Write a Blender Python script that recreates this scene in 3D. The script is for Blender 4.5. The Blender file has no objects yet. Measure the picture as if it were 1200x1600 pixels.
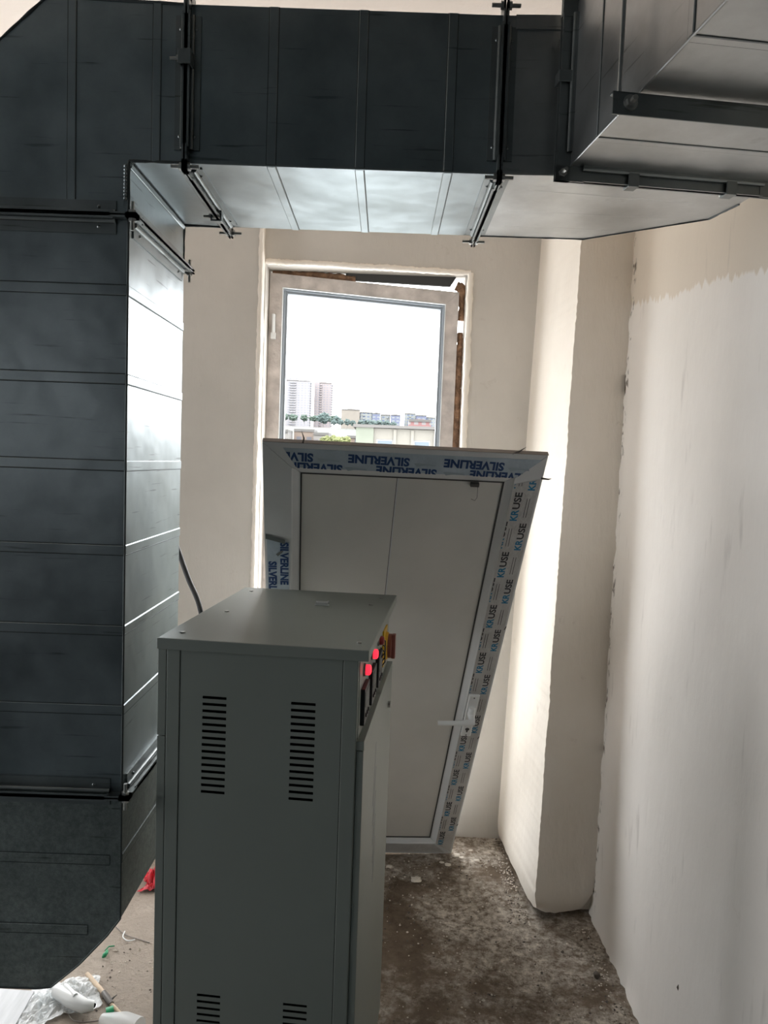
import bpy, bmesh, math, random
from mathutils import Vector, Matrix, noise
random.seed(7)
SC = bpy.context.scene
COL = SC.collection

# ------------------------------------------------------------------ camera
F_PX = 1180.0
EYE = Vector((0, 0, 1.55))
ROLL = math.radians(2.0)
PITCH = math.atan(80 * math.cos(ROLL) / F_PX)
fwd = Vector((0, math.cos(PITCH), -math.sin(PITCH)))
xax = Vector((1, 0, 0))
up0 = xax.cross(fwd)
cr = xax * math.cos(ROLL) + up0 * math.sin(ROLL)
cu = -xax * math.sin(ROLL) + up0 * math.cos(ROLL)
cam_d = bpy.data.cameras.new('camera')
cam = bpy.data.objects.new('camera', cam_d)
COL.objects.link(cam)
cam_d.sensor_fit = 'VERTICAL'
cam_d.sensor_height = 36
cam_d.lens = 36 * F_PX / 1600
cam_d.clip_start = 0.05
cam_d.clip_end = 4000
m = Matrix((cr, cu, -fwd)).transposed().to_4x4()
m.translation = EYE
cam.matrix_world = m
SC.camera = cam

# ------------------------------------------------------------------ sky, sun, exposure
SC.view_settings.view_transform = 'Standard'
SC.view_settings.look = 'None'
SC.view_settings.gamma = 1
SC.view_settings.use_curve_mapping = False
SC.view_settings.exposure = 0.0
W = bpy.data.worlds.new('sky')
SC.world = W
W.use_nodes = True
wn = W.node_tree.nodes
bg = wn['Background']
bg.inputs['Color'].default_value = (0.97, 0.985, 1.0, 1)
bg.inputs['Strength'].default_value = 10.0
try:
    SC.cycles.use_denoising = True
    SC.cycles.max_bounces = 14
    SC.cycles.diffuse_bounces = 8
    SC.cycles.sample_clamp_indirect = 8
except Exception:
    pass


def portal(name, loc, rot, sx, sy):
    l = bpy.data.lights.new(name, 'AREA')
    l.shape = 'RECTANGLE'
    l.size = sx
    l.size_y = sy
    l.cycles.is_portal = True
    o = bpy.data.objects.new(name, l)
    o.location = loc
    o.rotation_euler = rot
    COL.objects.link(o)


portal('sky_portal', (-0.1, 3.3, 1.2), (math.radians(-90), 0, 0), 0.86, 2.3)
portal('sky_portal', (-1.85, 3.3, 1.2), (math.radians(-90), 0, 0), 1.2, 2.2)
portal('sky_portal', (-3.42, 1.06, 1.25), (0, math.radians(-90), 0), 1.9, 0.62)
portal('sky_portal', (-3.42, -3.55, 1.9), (0, math.radians(-90), 0), 0.8, 0.7)


# ------------------------------------------------------------------ materials
def node_mat(name):
    mt = bpy.data.materials.new(name)
    mt.use_nodes = True
    nt = mt.node_tree
    return mt, nt, nt.nodes['Principled BSDF']


def simple(name, col, rough=0.5, metal=0.0, var=0.0, scale=20, bump=0.0, bscale=200, emit=None, alpha=None, trans=None, spec=None, stretch=(1, 1, 1)):
    mt, nt, b = node_mat(name)
    b.inputs['Base Color'].default_value = (*col, 1)
    b.inputs['Roughness'].default_value = rough
    b.inputs['Metallic'].default_value = metal
    if spec is not None:
        b.inputs['Specular IOR Level'].default_value = spec
    if emit:
        b.inputs['Emission Color'].default_value = (*emit[0], 1)
        b.inputs['Emission Strength'].default_value = emit[1]
    if trans is not None:
        b.inputs['Transmission Weight'].default_value = trans
    if alpha is not None:
        b.inputs['Alpha'].default_value = alpha
    if var or bump:
        tc = nt.nodes.new('ShaderNodeTexCoord')
        mp = nt.nodes.new('ShaderNodeMapping')
        mp.inputs['Scale'].default_value = stretch
        nt.links.new(tc.outputs['Object'], mp.inputs['Vector'])
    if var:
        n = nt.nodes.new('ShaderNodeTexNoise')
        n.inputs['Scale'].default_value = scale
        n.inputs['Detail'].default_value = 6
        nt.links.new(mp.outputs[0], n.inputs['Vector'])
        r = nt.nodes.new('ShaderNodeValToRGB')
        r.color_ramp.elements[0].position = 0.3
        r.color_ramp.elements[1].position = 0.7
        r.color_ramp.elements[0].color = (*[max(0, c * (1 - var)) for c in col], 1)
        r.color_ramp.elements[1].color = (*[min(1, c * (1 + var)) for c in col], 1)
        nt.links.new(n.outputs['Fac'], r.inputs['Fac'])
        nt.links.new(r.outputs['Color'], b.inputs['Base Color'])
    if bump:
        n2 = nt.nodes.new('ShaderNodeTexNoise')
        n2.inputs['Scale'].default_value = bscale
        n2.inputs['Detail'].default_value = 4
        nt.links.new(mp.outputs[0], n2.inputs['Vector'])
        bp = nt.nodes.new('ShaderNodeBump')
        bp.inputs['Strength'].default_value = bump
        bp.inputs['Distance'].default_value = 0.01
        nt.links.new(n2.outputs['Fac'], bp.inputs['Height'])
        nt.links.new(bp.outputs['Normal'], b.inputs['Normal'])
    return mt


def galvanized(name, rough=0.34, base=(0.325, 0.365, 0.38), speck=0.0):
    mt, nt, b = node_mat(name)
    N, Lk = nt.nodes, nt.links
    b.inputs['Metallic'].default_value = 1.0
    tc = N.new('ShaderNodeTexCoord')
    n1 = N.new('ShaderNodeTexNoise'); n1.inputs['Scale'].default_value = 5; n1.inputs['Detail'].default_value = 8; n1.inputs['Roughness'].default_value = 0.65
    Lk.new(tc.outputs['Object'], n1.inputs['Vector'])
    cr_ = N.new('ShaderNodeValToRGB')
    cr_.color_ramp.elements[0].position = 0.28; cr_.color_ramp.elements[0].color = (*[c * 0.72 for c in base], 1)
    cr_.color_ramp.elements[1].position = 0.72; cr_.color_ramp.elements[1].color = (*[min(1, c * 1.18) for c in base], 1)
    Lk.new(n1.outputs['Fac'], cr_.inputs['Fac'])
    # scratches and scuffs
    mp = N.new('ShaderNodeMapping'); mp.inputs['Scale'].default_value = (3, 3, 60); mp.inputs['Rotation'].default_value = (0.3, 0.2, 0.1)
    Lk.new(tc.outputs['Object'], mp.inputs['Vector'])
    n2 = N.new('ShaderNodeTexNoise'); n2.inputs['Scale'].default_value = 2.2; n2.inputs['Detail'].default_value = 7
    Lk.new(mp.outputs[0], n2.inputs['Vector'])
    r2 = N.new('ShaderNodeValToRGB')
    r2.color_ramp.elements[0].position = 0.64; r2.color_ramp.elements[0].color = (1, 1, 1, 1)
    r2.color_ramp.elements[1].position = 0.72; r2.color_ramp.elements[1].color = (0.45, 0.44, 0.42, 1)
    Lk.new(n2.outputs['Fac'], r2.inputs['Fac'])
    mx = N.new('ShaderNodeMix'); mx.data_type = 'RGBA'; mx.blend_type = 'MULTIPLY'; mx.inputs[0].default_value = 0.8
    Lk.new(cr_.outputs['Color'], mx.inputs[6]); Lk.new(r2.outputs['Color'], mx.inputs[7])
    out = mx.outputs[2]
    if speck:
        n3 = N.new('ShaderNodeTexNoise'); n3.inputs['Scale'].default_value = 95; n3.inputs['Detail'].default_value = 12; n3.inputs['Roughness'].default_value = 0.85
        Lk.new(tc.outputs['Object'], n3.inputs['Vector'])
        r3 = N.new('ShaderNodeValToRGB')
        r3.color_ramp.elements[0].position = 0.40; r3.color_ramp.elements[0].color = (0.55, 0.6, 0.6, 1)
        r3.color_ramp.elements[1].position = 0.6; r3.color_ramp.elements[1].color = (1.15, 1.2, 1.2, 1)
        Lk.new(n3.outputs['Fac'], r3.inputs['Fac'])
        m3 = N.new('ShaderNodeMix'); m3.data_type = 'RGBA'; m3.blend_type = 'MULTIPLY'; m3.inputs[0].default_value = speck
        Lk.new(out, m3.inputs[6]); Lk.new(r3.outputs['Color'], m3.inputs[7])
        out = m3.outputs[2]
    Lk.new(out, b.inputs['Base Color'])
    mr = N.new('ShaderNodeMapRange')
    mr.inputs['To Min'].default_value = rough - 0.12; mr.inputs['To Max'].default_value = rough + 0.16
    Lk.new(n1.outputs['Fac'], mr.inputs['Value'])
    Lk.new(mr.outputs[0], b.inputs['Roughness'])
    n4 = N.new('ShaderNodeTexNoise'); n4.inputs['Scale'].default_value = 3.5; n4.inputs['Detail'].default_value = 3
    Lk.new(tc.outputs['Object'], n4.inputs['Vector'])
    bp = N.new('ShaderNodeBump'); bp.inputs['Strength'].default_value = 0.30; bp.inputs['Distance'].default_value = 0.03
    Lk.new(n4.outputs['Fac'], bp.inputs['Height']); Lk.new(bp.outputs['Normal'], b.inputs['Normal'])
    return mt


def plaster(name, c1, c2, dirt=(0.30, 0.24, 0.18), dirt_amt=0.35, band=False, bump=0.35):
    mt, nt, b = node_mat(name)
    N, Lk = nt.nodes, nt.links
    b.inputs['Roughness'].default_value = 0.85
    b.inputs['Specular IOR Level'].default_value = 0.25
    g = N.new('ShaderNodeNewGeometry')
    pos = g.outputs['Position']
    n1 = N.new('ShaderNodeTexNoise'); n1.inputs['Scale'].default_value = 1.7; n1.inputs['Detail'].default_value = 7; n1.inputs['Roughness'].default_value = 0.6
    Lk.new(pos, n1.inputs['Vector'])
    r1 = N.new('ShaderNodeValToRGB')
    r1.color_ramp.elements[0].position = 0.35; r1.color_ramp.elements[0].color = (*c1, 1)
    r1.color_ramp.elements[1].position = 0.65; r1.color_ramp.elements[1].color = (*c2, 1)
    Lk.new(n1.outputs['Fac'], r1.inputs['Fac'])
    out = r1.outputs['Color']
    if band:
        # an older, browner coat above a toothed trowel edge
        sep = N.new('ShaderNodeSeparateXYZ'); Lk.new(pos, sep.inputs[0])
        mp = N.new('ShaderNodeMapping'); mp.inputs['Scale'].default_value = (1, 30, 3)
        Lk.new(pos, mp.inputs['Vector'])
        nz = N.new('ShaderNodeTexNoise'); nz.inputs['Scale'].default_value = 1.6; nz.inputs['Detail'].default_value = 3
        Lk.new(mp.outputs[0], nz.inputs['Vector'])
        nl = N.new('ShaderNodeTexNoise'); nl.inputs['Scale'].default_value = 2.5
        Lk.new(pos, nl.inputs['Vector'])
        a0 = N.new('ShaderNodeMath'); a0.operation = 'MULTIPLY_ADD'; a0.inputs[1].default_value = -0.11; Lk.new(sep.outputs['Y'], a0.inputs[0]); Lk.new(sep.outputs['Z'], a0.inputs[2])
        a1 = N.new('ShaderNodeMath'); a1.operation = 'MULTIPLY_ADD'; a1.inputs[1].default_value = 0.07; Lk.new(nz.outputs['Fac'], a1.inputs[0]); Lk.new(a0.outputs[0], a1.inputs[2])
        a2 = N.new('ShaderNodeMath'); a2.operation = 'MULTIPLY_ADD'; a2.inputs[1].default_value = 0.05; Lk.new(nl.outputs['Fac'], a2.inputs[0]); Lk.new(a1.outputs[0], a2.inputs[2])
        mr = N.new('ShaderNodeMapRange'); mr.inputs['From Min'].default_value = BAND_Z; mr.inputs['From Max'].default_value = BAND_Z + 0.008
        Lk.new(a2.outputs[0], mr.inputs['Value'])
        mx = N.new('ShaderNodeMix'); mx.data_type = 'RGBA'
        Lk.new(mr.outputs[0], mx.inputs[0]); Lk.new(out, mx.inputs[6]); mx.inputs[7].default_value = (0.69, 0.62, 0.53, 1)
        out = mx.outputs[2]
        bandfac = mr.outputs[0]
        # thin vertical trowel scuffs, and dark pock marks in the corner joint
        ms = N.new('ShaderNodeMapping'); ms.inputs['Scale'].default_value = (1, 9, 1.6); Lk.new(pos, ms.inputs['Vector'])
        ns = N.new('ShaderNodeTexNoise'); ns.inputs['Scale'].default_value = 3.0; ns.inputs['Detail'].default_value = 6; Lk.new(ms.outputs[0], ns.inputs['Vector'])
        rs_ = N.new('ShaderNodeMapRange'); rs_.inputs['From Min'].default_value = 0.63; rs_.inputs['From Max'].default_value = 0.75; rs_.inputs['To Max'].default_value = 0.3
        Lk.new(ns.outputs['Fac'], rs_.inputs['Value'])
        mxs = N.new('ShaderNodeMix'); mxs.data_type = 'RGBA'; Lk.new(rs_.outputs[0], mxs.inputs[0]); Lk.new(out, mxs.inputs[6]); mxs.inputs[7].default_value = (0.36, 0.33, 0.30, 1)
        nc_ = N.new('ShaderNodeTexNoise'); nc_.inputs['Scale'].default_value = 26; nc_.inputs['Detail'].default_value = 4; Lk.new(pos, nc_.inputs['Vector'])
        ry = N.new('ShaderNodeMapRange'); ry.inputs['From Min'].default_value = 2.488; ry.inputs['From Max'].default_value = 2.512; Lk.new(sep.outputs['Y'], ry.inputs['Value'])
        rn_ = N.new('ShaderNodeMapRange'); rn_.inputs['From Min'].default_value = 0.54; rn_.inputs['From Max'].default_value = 0.64; Lk.new(nc_.outputs['Fac'], rn_.inputs['Value'])
        mc = N.new('ShaderNodeMath'); mc.operation = 'MULTIPLY'; Lk.new(ry.outputs[0], mc.inputs[0]); Lk.new(rn_.outputs[0], mc.inputs[1])
        mxc = N.new('ShaderNodeMix'); mxc.data_type = 'RGBA'; Lk.new(mc.outputs[0], mxc.inputs[0]); Lk.new(mxs.outputs[2], mxc.inputs[6]); mxc.inputs[7].default_value = (0.10, 0.08, 0.06, 1)
        out = mxc.outputs[2]
    n2 = N.new('ShaderNodeTexNoise'); n2.inputs['Scale'].default_value = 9; n2.inputs['Detail'].default_value = 9; n2.inputs['Roughness'].default_value = 0.7
    Lk.new(pos, n2.inputs['Vector'])
    r2 = N.new('ShaderNodeValToRGB')
    r2.color_ramp.elements[0].position = 0.64; r2.color_ramp.elements[0].color = (0, 0, 0, 1)
    r2.color_ramp.elements[1].position = 0.78; r2.color_ramp.elements[1].color = (1, 1, 1, 1)
    Lk.new(n2.outputs['Fac'], r2.inputs['Fac'])
    mu = N.new('ShaderNodeMath'); mu.operation = 'MULTIPLY'; mu.inputs[1].default_value = dirt_amt
    Lk.new(r2.outputs['Color'], mu.inputs[0])
    md = N.new('ShaderNodeMix'); md.data_type = 'RGBA'
    Lk.new(mu.outputs[0], md.inputs[0]); Lk.new(out, md.inputs[6]); md.inputs[7].default_value = (*dirt, 1)
    Lk.new(md.outputs[2], b.inputs['Base Color'])
    n3 = N.new('ShaderNodeTexNoise'); n3.inputs['Scale'].default_value = 14; n3.inputs['Detail'].default_value = 8; n3.inputs['Roughness'].default_value = 0.6
    mp3 = N.new('ShaderNodeMapping'); mp3.inputs['Scale'].default_value = (1, 1, 0.35); Lk.new(pos, mp3.inputs['Vector'])
    Lk.new(mp3.outputs[0], n3.inputs['Vector'])
    bp = N.new('ShaderNodeBump'); bp.inputs['Strength'].default_value = bump; bp.inputs['Distance'].default_value = 0.012
    h = n3.outputs['Fac']
    if band:
        ad = N.new('ShaderNodeMath'); ad.operation = 'MULTIPLY_ADD'; ad.inputs[1].default_value = -0.35
        Lk.new(bandfac, ad.inputs[0]); Lk.new(h, ad.inputs[2]); h = ad.outputs[0]
    Lk.new(h, bp.inputs['Height']); Lk.new(bp.outputs['Normal'], b.inputs['Normal'])
    return mt


BAND_Z = 1.862


def floor_mat():
    mt, nt, b = node_mat('dusty_concrete')
    N, Lk = nt.nodes, nt.links
    b.inputs['Roughness'].default_value = 0.92
    b.inputs['Specular IOR Level'].default_value = 0.15
    g = N.new('ShaderNodeNewGeometry'); pos = g.outputs['Position']

    def nz(scale, detail, rough=0.6):
        n = N.new('ShaderNodeTexNoise'); n.inputs['Scale'].default_value = scale; n.inputs['Detail'].default_value = detail; n.inputs['Roughness'].default_value = rough
        Lk.new(pos, n.inputs['Vector']); return n.outputs['Fac']

    def ramp(fac, p0, p1, c0, c1):
        r = N.new('ShaderNodeValToRGB')
        r.color_ramp.elements[0].position = p0; r.color_ramp.elements[0].color = (*c0, 1)
        r.color_ramp.elements[1].position = p1; r.color_ramp.elements[1].color = (*c1, 1)
        Lk.new(fac, r.inputs['Fac']); return r.outputs['Color']

    def mix(fac, a, bb):
        mx = N.new('ShaderNodeMix'); mx.data_type = 'RGBA'
        Lk.new(fac, mx.inputs[0]); Lk.new(a, mx.inputs[6])
        if isinstance(bb, tuple): mx.inputs[7].default_value = (*bb, 1)
        else: Lk.new(bb, mx.inputs[7])
        return mx.outputs[2]
    base = ramp(nz(4.5, 12, 0.75), 0.32, 0.68, (0.10, 0.072, 0.048), (0.27, 0.21, 0.155))
    big = ramp(nz(2.3, 12, 0.74), 0.45, 0.60, (0, 0, 0), (1, 1, 1))
    # pale dust and plaster spill, spread rightwards partly to paint in window light
    fine = ramp(nz(34, 10, 0.80), 0.40, 0.60, (0, 0, 0), (1, 1, 1))
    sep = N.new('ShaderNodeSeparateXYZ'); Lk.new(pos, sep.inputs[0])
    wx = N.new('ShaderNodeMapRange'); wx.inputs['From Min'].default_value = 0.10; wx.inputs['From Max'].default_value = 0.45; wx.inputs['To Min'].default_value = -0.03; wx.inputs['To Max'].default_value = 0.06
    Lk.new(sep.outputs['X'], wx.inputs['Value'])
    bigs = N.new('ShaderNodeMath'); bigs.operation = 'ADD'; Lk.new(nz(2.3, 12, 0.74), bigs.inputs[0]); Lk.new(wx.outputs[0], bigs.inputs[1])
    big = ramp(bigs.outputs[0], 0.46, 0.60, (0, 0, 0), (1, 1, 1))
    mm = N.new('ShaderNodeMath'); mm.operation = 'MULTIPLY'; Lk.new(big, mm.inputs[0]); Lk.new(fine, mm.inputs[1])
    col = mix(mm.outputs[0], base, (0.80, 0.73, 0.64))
    # left part painted paler, standing for light coming in from the left
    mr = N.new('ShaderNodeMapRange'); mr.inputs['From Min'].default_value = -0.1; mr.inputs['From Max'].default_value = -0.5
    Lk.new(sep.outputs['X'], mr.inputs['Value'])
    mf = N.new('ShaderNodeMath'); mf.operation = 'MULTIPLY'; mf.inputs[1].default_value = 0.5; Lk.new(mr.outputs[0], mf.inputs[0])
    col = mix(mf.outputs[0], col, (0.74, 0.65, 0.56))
    dark = ramp(nz(60, 8, 0.8), 0.58, 0.70, (0, 0, 0), (1, 1, 1))
    md = N.new('ShaderNodeMath'); md.operation = 'MULTIPLY'; md.inputs[1].default_value = 0.7; Lk.new(dark, md.inputs[0])
    col = mix(md.outputs[0], col, (0.11, 0.085, 0.065))
    Lk.new(col, b.inputs['Base Color'])
    bp = N.new('ShaderNodeBump'); bp.inputs['Strength'].default_value = 1.0; bp.inputs['Distance'].default_value = 0.02
    Lk.new(nz(28, 10, 0.75), bp.inputs['Height']); Lk.new(bp.outputs['Normal'], b.inputs['Normal'])
    return mt


def facade(name, wall, win, sx, sz, mortar=0.5, tint2=None):
    """wall coloured masonry with a grid of small windows (brick texture in object space)"""
    mt, nt, b = node_mat(name)
    N, Lk = nt.nodes, nt.links
    b.inputs['Roughness'].default_value = 0.9
    tc = N.new('ShaderNodeTexCoord')
    sep = N.new('ShaderNodeSeparateXYZ'); Lk.new(tc.outputs['Object'], sep.inputs[0])
    ad = N.new('ShaderNodeMath'); ad.operation = 'ADD'; Lk.new(sep.outputs['X'], ad.inputs[0]); Lk.new(sep.outputs['Y'], ad.inputs[1])
    cb = N.new('ShaderNodeCombineXYZ'); Lk.new(ad.outputs[0], cb.inputs['X']); Lk.new(sep.outputs['Z'], cb.inputs['Y'])
    br = N.new('ShaderNodeTexBrick')
    br.offset = 0.0
    br.inputs['Scale'].default_value = 1.0
    br.inputs['Brick Width'].default_value = sx
    br.inputs['Row Height'].default_value = sz
    br.inputs['Mortar Size'].default_value = mortar
    br.inputs['Mortar Smooth'].default_value = 0.0
    br.inputs['Color1'].default_value = (*win, 1)
    br.inputs['Color2'].default_value = (*(tint2 or win), 1)
    br.inputs['Mortar'].default_value = (*wall, 1)
    Lk.new(cb.outputs[0], br.inputs['Vector'])
    Lk.new(br.outputs['Color'], b.inputs['Base Color'])
    return mt


M = {}
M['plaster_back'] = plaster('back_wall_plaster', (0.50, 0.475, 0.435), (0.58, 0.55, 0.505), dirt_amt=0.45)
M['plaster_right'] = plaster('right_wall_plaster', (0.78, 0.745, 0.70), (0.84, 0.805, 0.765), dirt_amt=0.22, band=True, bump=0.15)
M['plaster_pier'] = plaster('pier_plaster', (0.72, 0.665, 0.59), (0.80, 0.75, 0.68), dirt_amt=0.4)
M['plaster_reveal'] = plaster('reveal_plaster', (0.80, 0.74, 0.66), (0.86, 0.81, 0.74), dirt_amt=0.5, bump=1.0)
M['ceiling'] = plaster('ceiling_plaster', (0.78, 0.68, 0.60), (0.84, 0.75, 0.67), dirt_amt=0.15)
M['dark_wall'] = simple('darkened_render', (0.12, 0.145, 0.155), 0.9, var=0.2, scale=3)  # dark teal for unseen surfaces, set to cut and tint bounce light
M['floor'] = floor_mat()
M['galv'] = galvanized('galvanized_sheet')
M['galv_light'] = galvanized('brushed_brightened_sheet', rough=0.36, base=(0.52, 0.53, 0.53))  # base raised to stand in for reflections missing on the undersides
M['galv_dull'] = galvanized('dull_galvanized_sheet', 0.46, (0.33, 0.35, 0.34), speck=0.7)
M['flange'] = galvanized('flange_steel', 0.38, (0.27, 0.29, 0.29))
M['seam_shade'] = simple('dark_seam_and_crease_shade', (0.09, 0.10, 0.10), 0.55, 0.8)  # real folded seams, plus painted crease shade along the ribs
M['bolt'] = simple('zinc_bolt', (0.45, 0.45, 0.43), 0.38, 1.0, var=0.2)
M['cab'] = simple('powder_coated_grey', (0.262, 0.288, 0.262), 0.42, var=0.04, scale=4, bump=0.05, bscale=900)
M['black'] = simple('black_plastic', (0.015, 0.016, 0.018), 0.45)
M['void'] = simple('dark_inside', (0.01, 0.01, 0.01), 0.9)  # near-black colour standing in for the shade inside hollow things
M['screen'] = simple('meter_glass', (0.01, 0.012, 0.03), 0.15)
M['red_lit'] = simple('lit_red_lens', (0.8, 0.02, 0.03), 0.3, emit=((1.0, 0.02, 0.04), 2.2))
M['red_dark'] = simple('unlit_red_lens', (0.25, 0.02, 0.02), 0.3)
M['chrome'] = simple('bezel_metal', (0.5, 0.5, 0.5), 0.3, 1.0)
M['yellow'] = simple('yellow_plate', (0.75, 0.45, 0.02), 0.4)
M['red_knob'] = simple('red_knob', (0.30, 0.11, 0.085), 0.4)
M['pvc'] = simple('white_pvc', (0.66, 0.68, 0.69), 0.35, var=0.06, scale=6)
M['pvc_panel'] = simple('pvc_panel', (0.68, 0.67, 0.635), 0.32, var=0.05, scale=5)
M['film_blue'] = simple('bluish_film', (0.44, 0.52, 0.59), 0.25, var=0.12, scale=14, bump=0.3, bscale=60)
M['film_grey'] = simple('whitish_film', (0.50, 0.50, 0.49), 0.28, var=0.10, scale=14, bump=0.3, bscale=60)
M['ink_navy'] = simple('navy_ink', (0.012, 0.05, 0.16), 0.5)
M['ink_blue'] = simple('blue_ink', (0.01, 0.19, 0.36), 0.5)
M['ink_black'] = simple('black_ink', (0.03, 0.03, 0.035), 0.5)
M['ink_pale'] = simple('pale_ink', (0.33, 0.40, 0.46), 0.5)
M['rubber'] = simple('dark_gasket', (0.05, 0.05, 0.05), 0.6)
M['frame_pvc'] = simple('dirty_frame_pvc', (0.55, 0.50, 0.47), 0.6, var=0.25, scale=16, bump=0.3, bscale=70)
M['frame_inner'] = simple('blue_grey_rebate', (0.27, 0.30, 0.33), 0.35)
M['foam'] = simple('aged_foam', (0.26, 0.15, 0.09), 0.95, var=0.6, scale=30, bump=1.0, bscale=60)
M['cable'] = simple('black_cable', (0.03, 0.03, 0.03), 0.5)
M['film_clear'] = simple('crumpled_clear_plastic', (0.90, 0.93, 0.94), 0.38, trans=0.25, alpha=0.5)
M['bottle_white'] = simple('white_plastic', (0.78, 0.80, 0.80), 0.35)
M['green'] = simple('green_plastic', (0.02, 0.28, 0.12), 0.4)
M['wood'] = simple('bare_wood', (0.58, 0.46, 0.34), 0.8, var=0.2, scale=20)
M['board'] = simple('white_wood_grain_board', (0.40, 0.41, 0.42), 0.5, var=0.16, scale=7, stretch=(6, 0.8, 1))
M['tape'] = simple('dark_tape', (0.10, 0.09, 0.08), 0.5)
M['red_bag'] = simple('red_and_white_plastic', (0.62, 0.05, 0.07), 0.35, var=0.5, scale=30)
M['chip'] = simple('plaster_crumb', (0.66, 0.60, 0.52), 0.9, var=0.15)
M['stone'] = simple('dark_crumb', (0.12, 0.10, 0.085), 0.95, var=0.3)
M['wire'] = simple('thin_wire', (0.25, 0.22, 0.2), 0.5)


# ------------------------------------------------------------------ object helpers
def tag(o, label=None, cat=None, group=None, kind=None):
    if label: o['label'] = label
    if cat: o['category'] = cat
    if group: o['group'] = group
    if kind: o['kind'] = kind
    return o


def empty(name, loc=(0, 0, 0), rz=0.0, mat=None):
    o = bpy.data.objects.new(name, None)
    COL.objects.link(o)
    if mat is not None:
        o.matrix_world = mat
    else:
        o.location = loc
        o.rotation_euler = (0, 0, rz)
    o.empty_display_size = 0.05
    return o


def V(*a):
    return Vector(a[0]) if len(a) == 1 else Vector(a)


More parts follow.
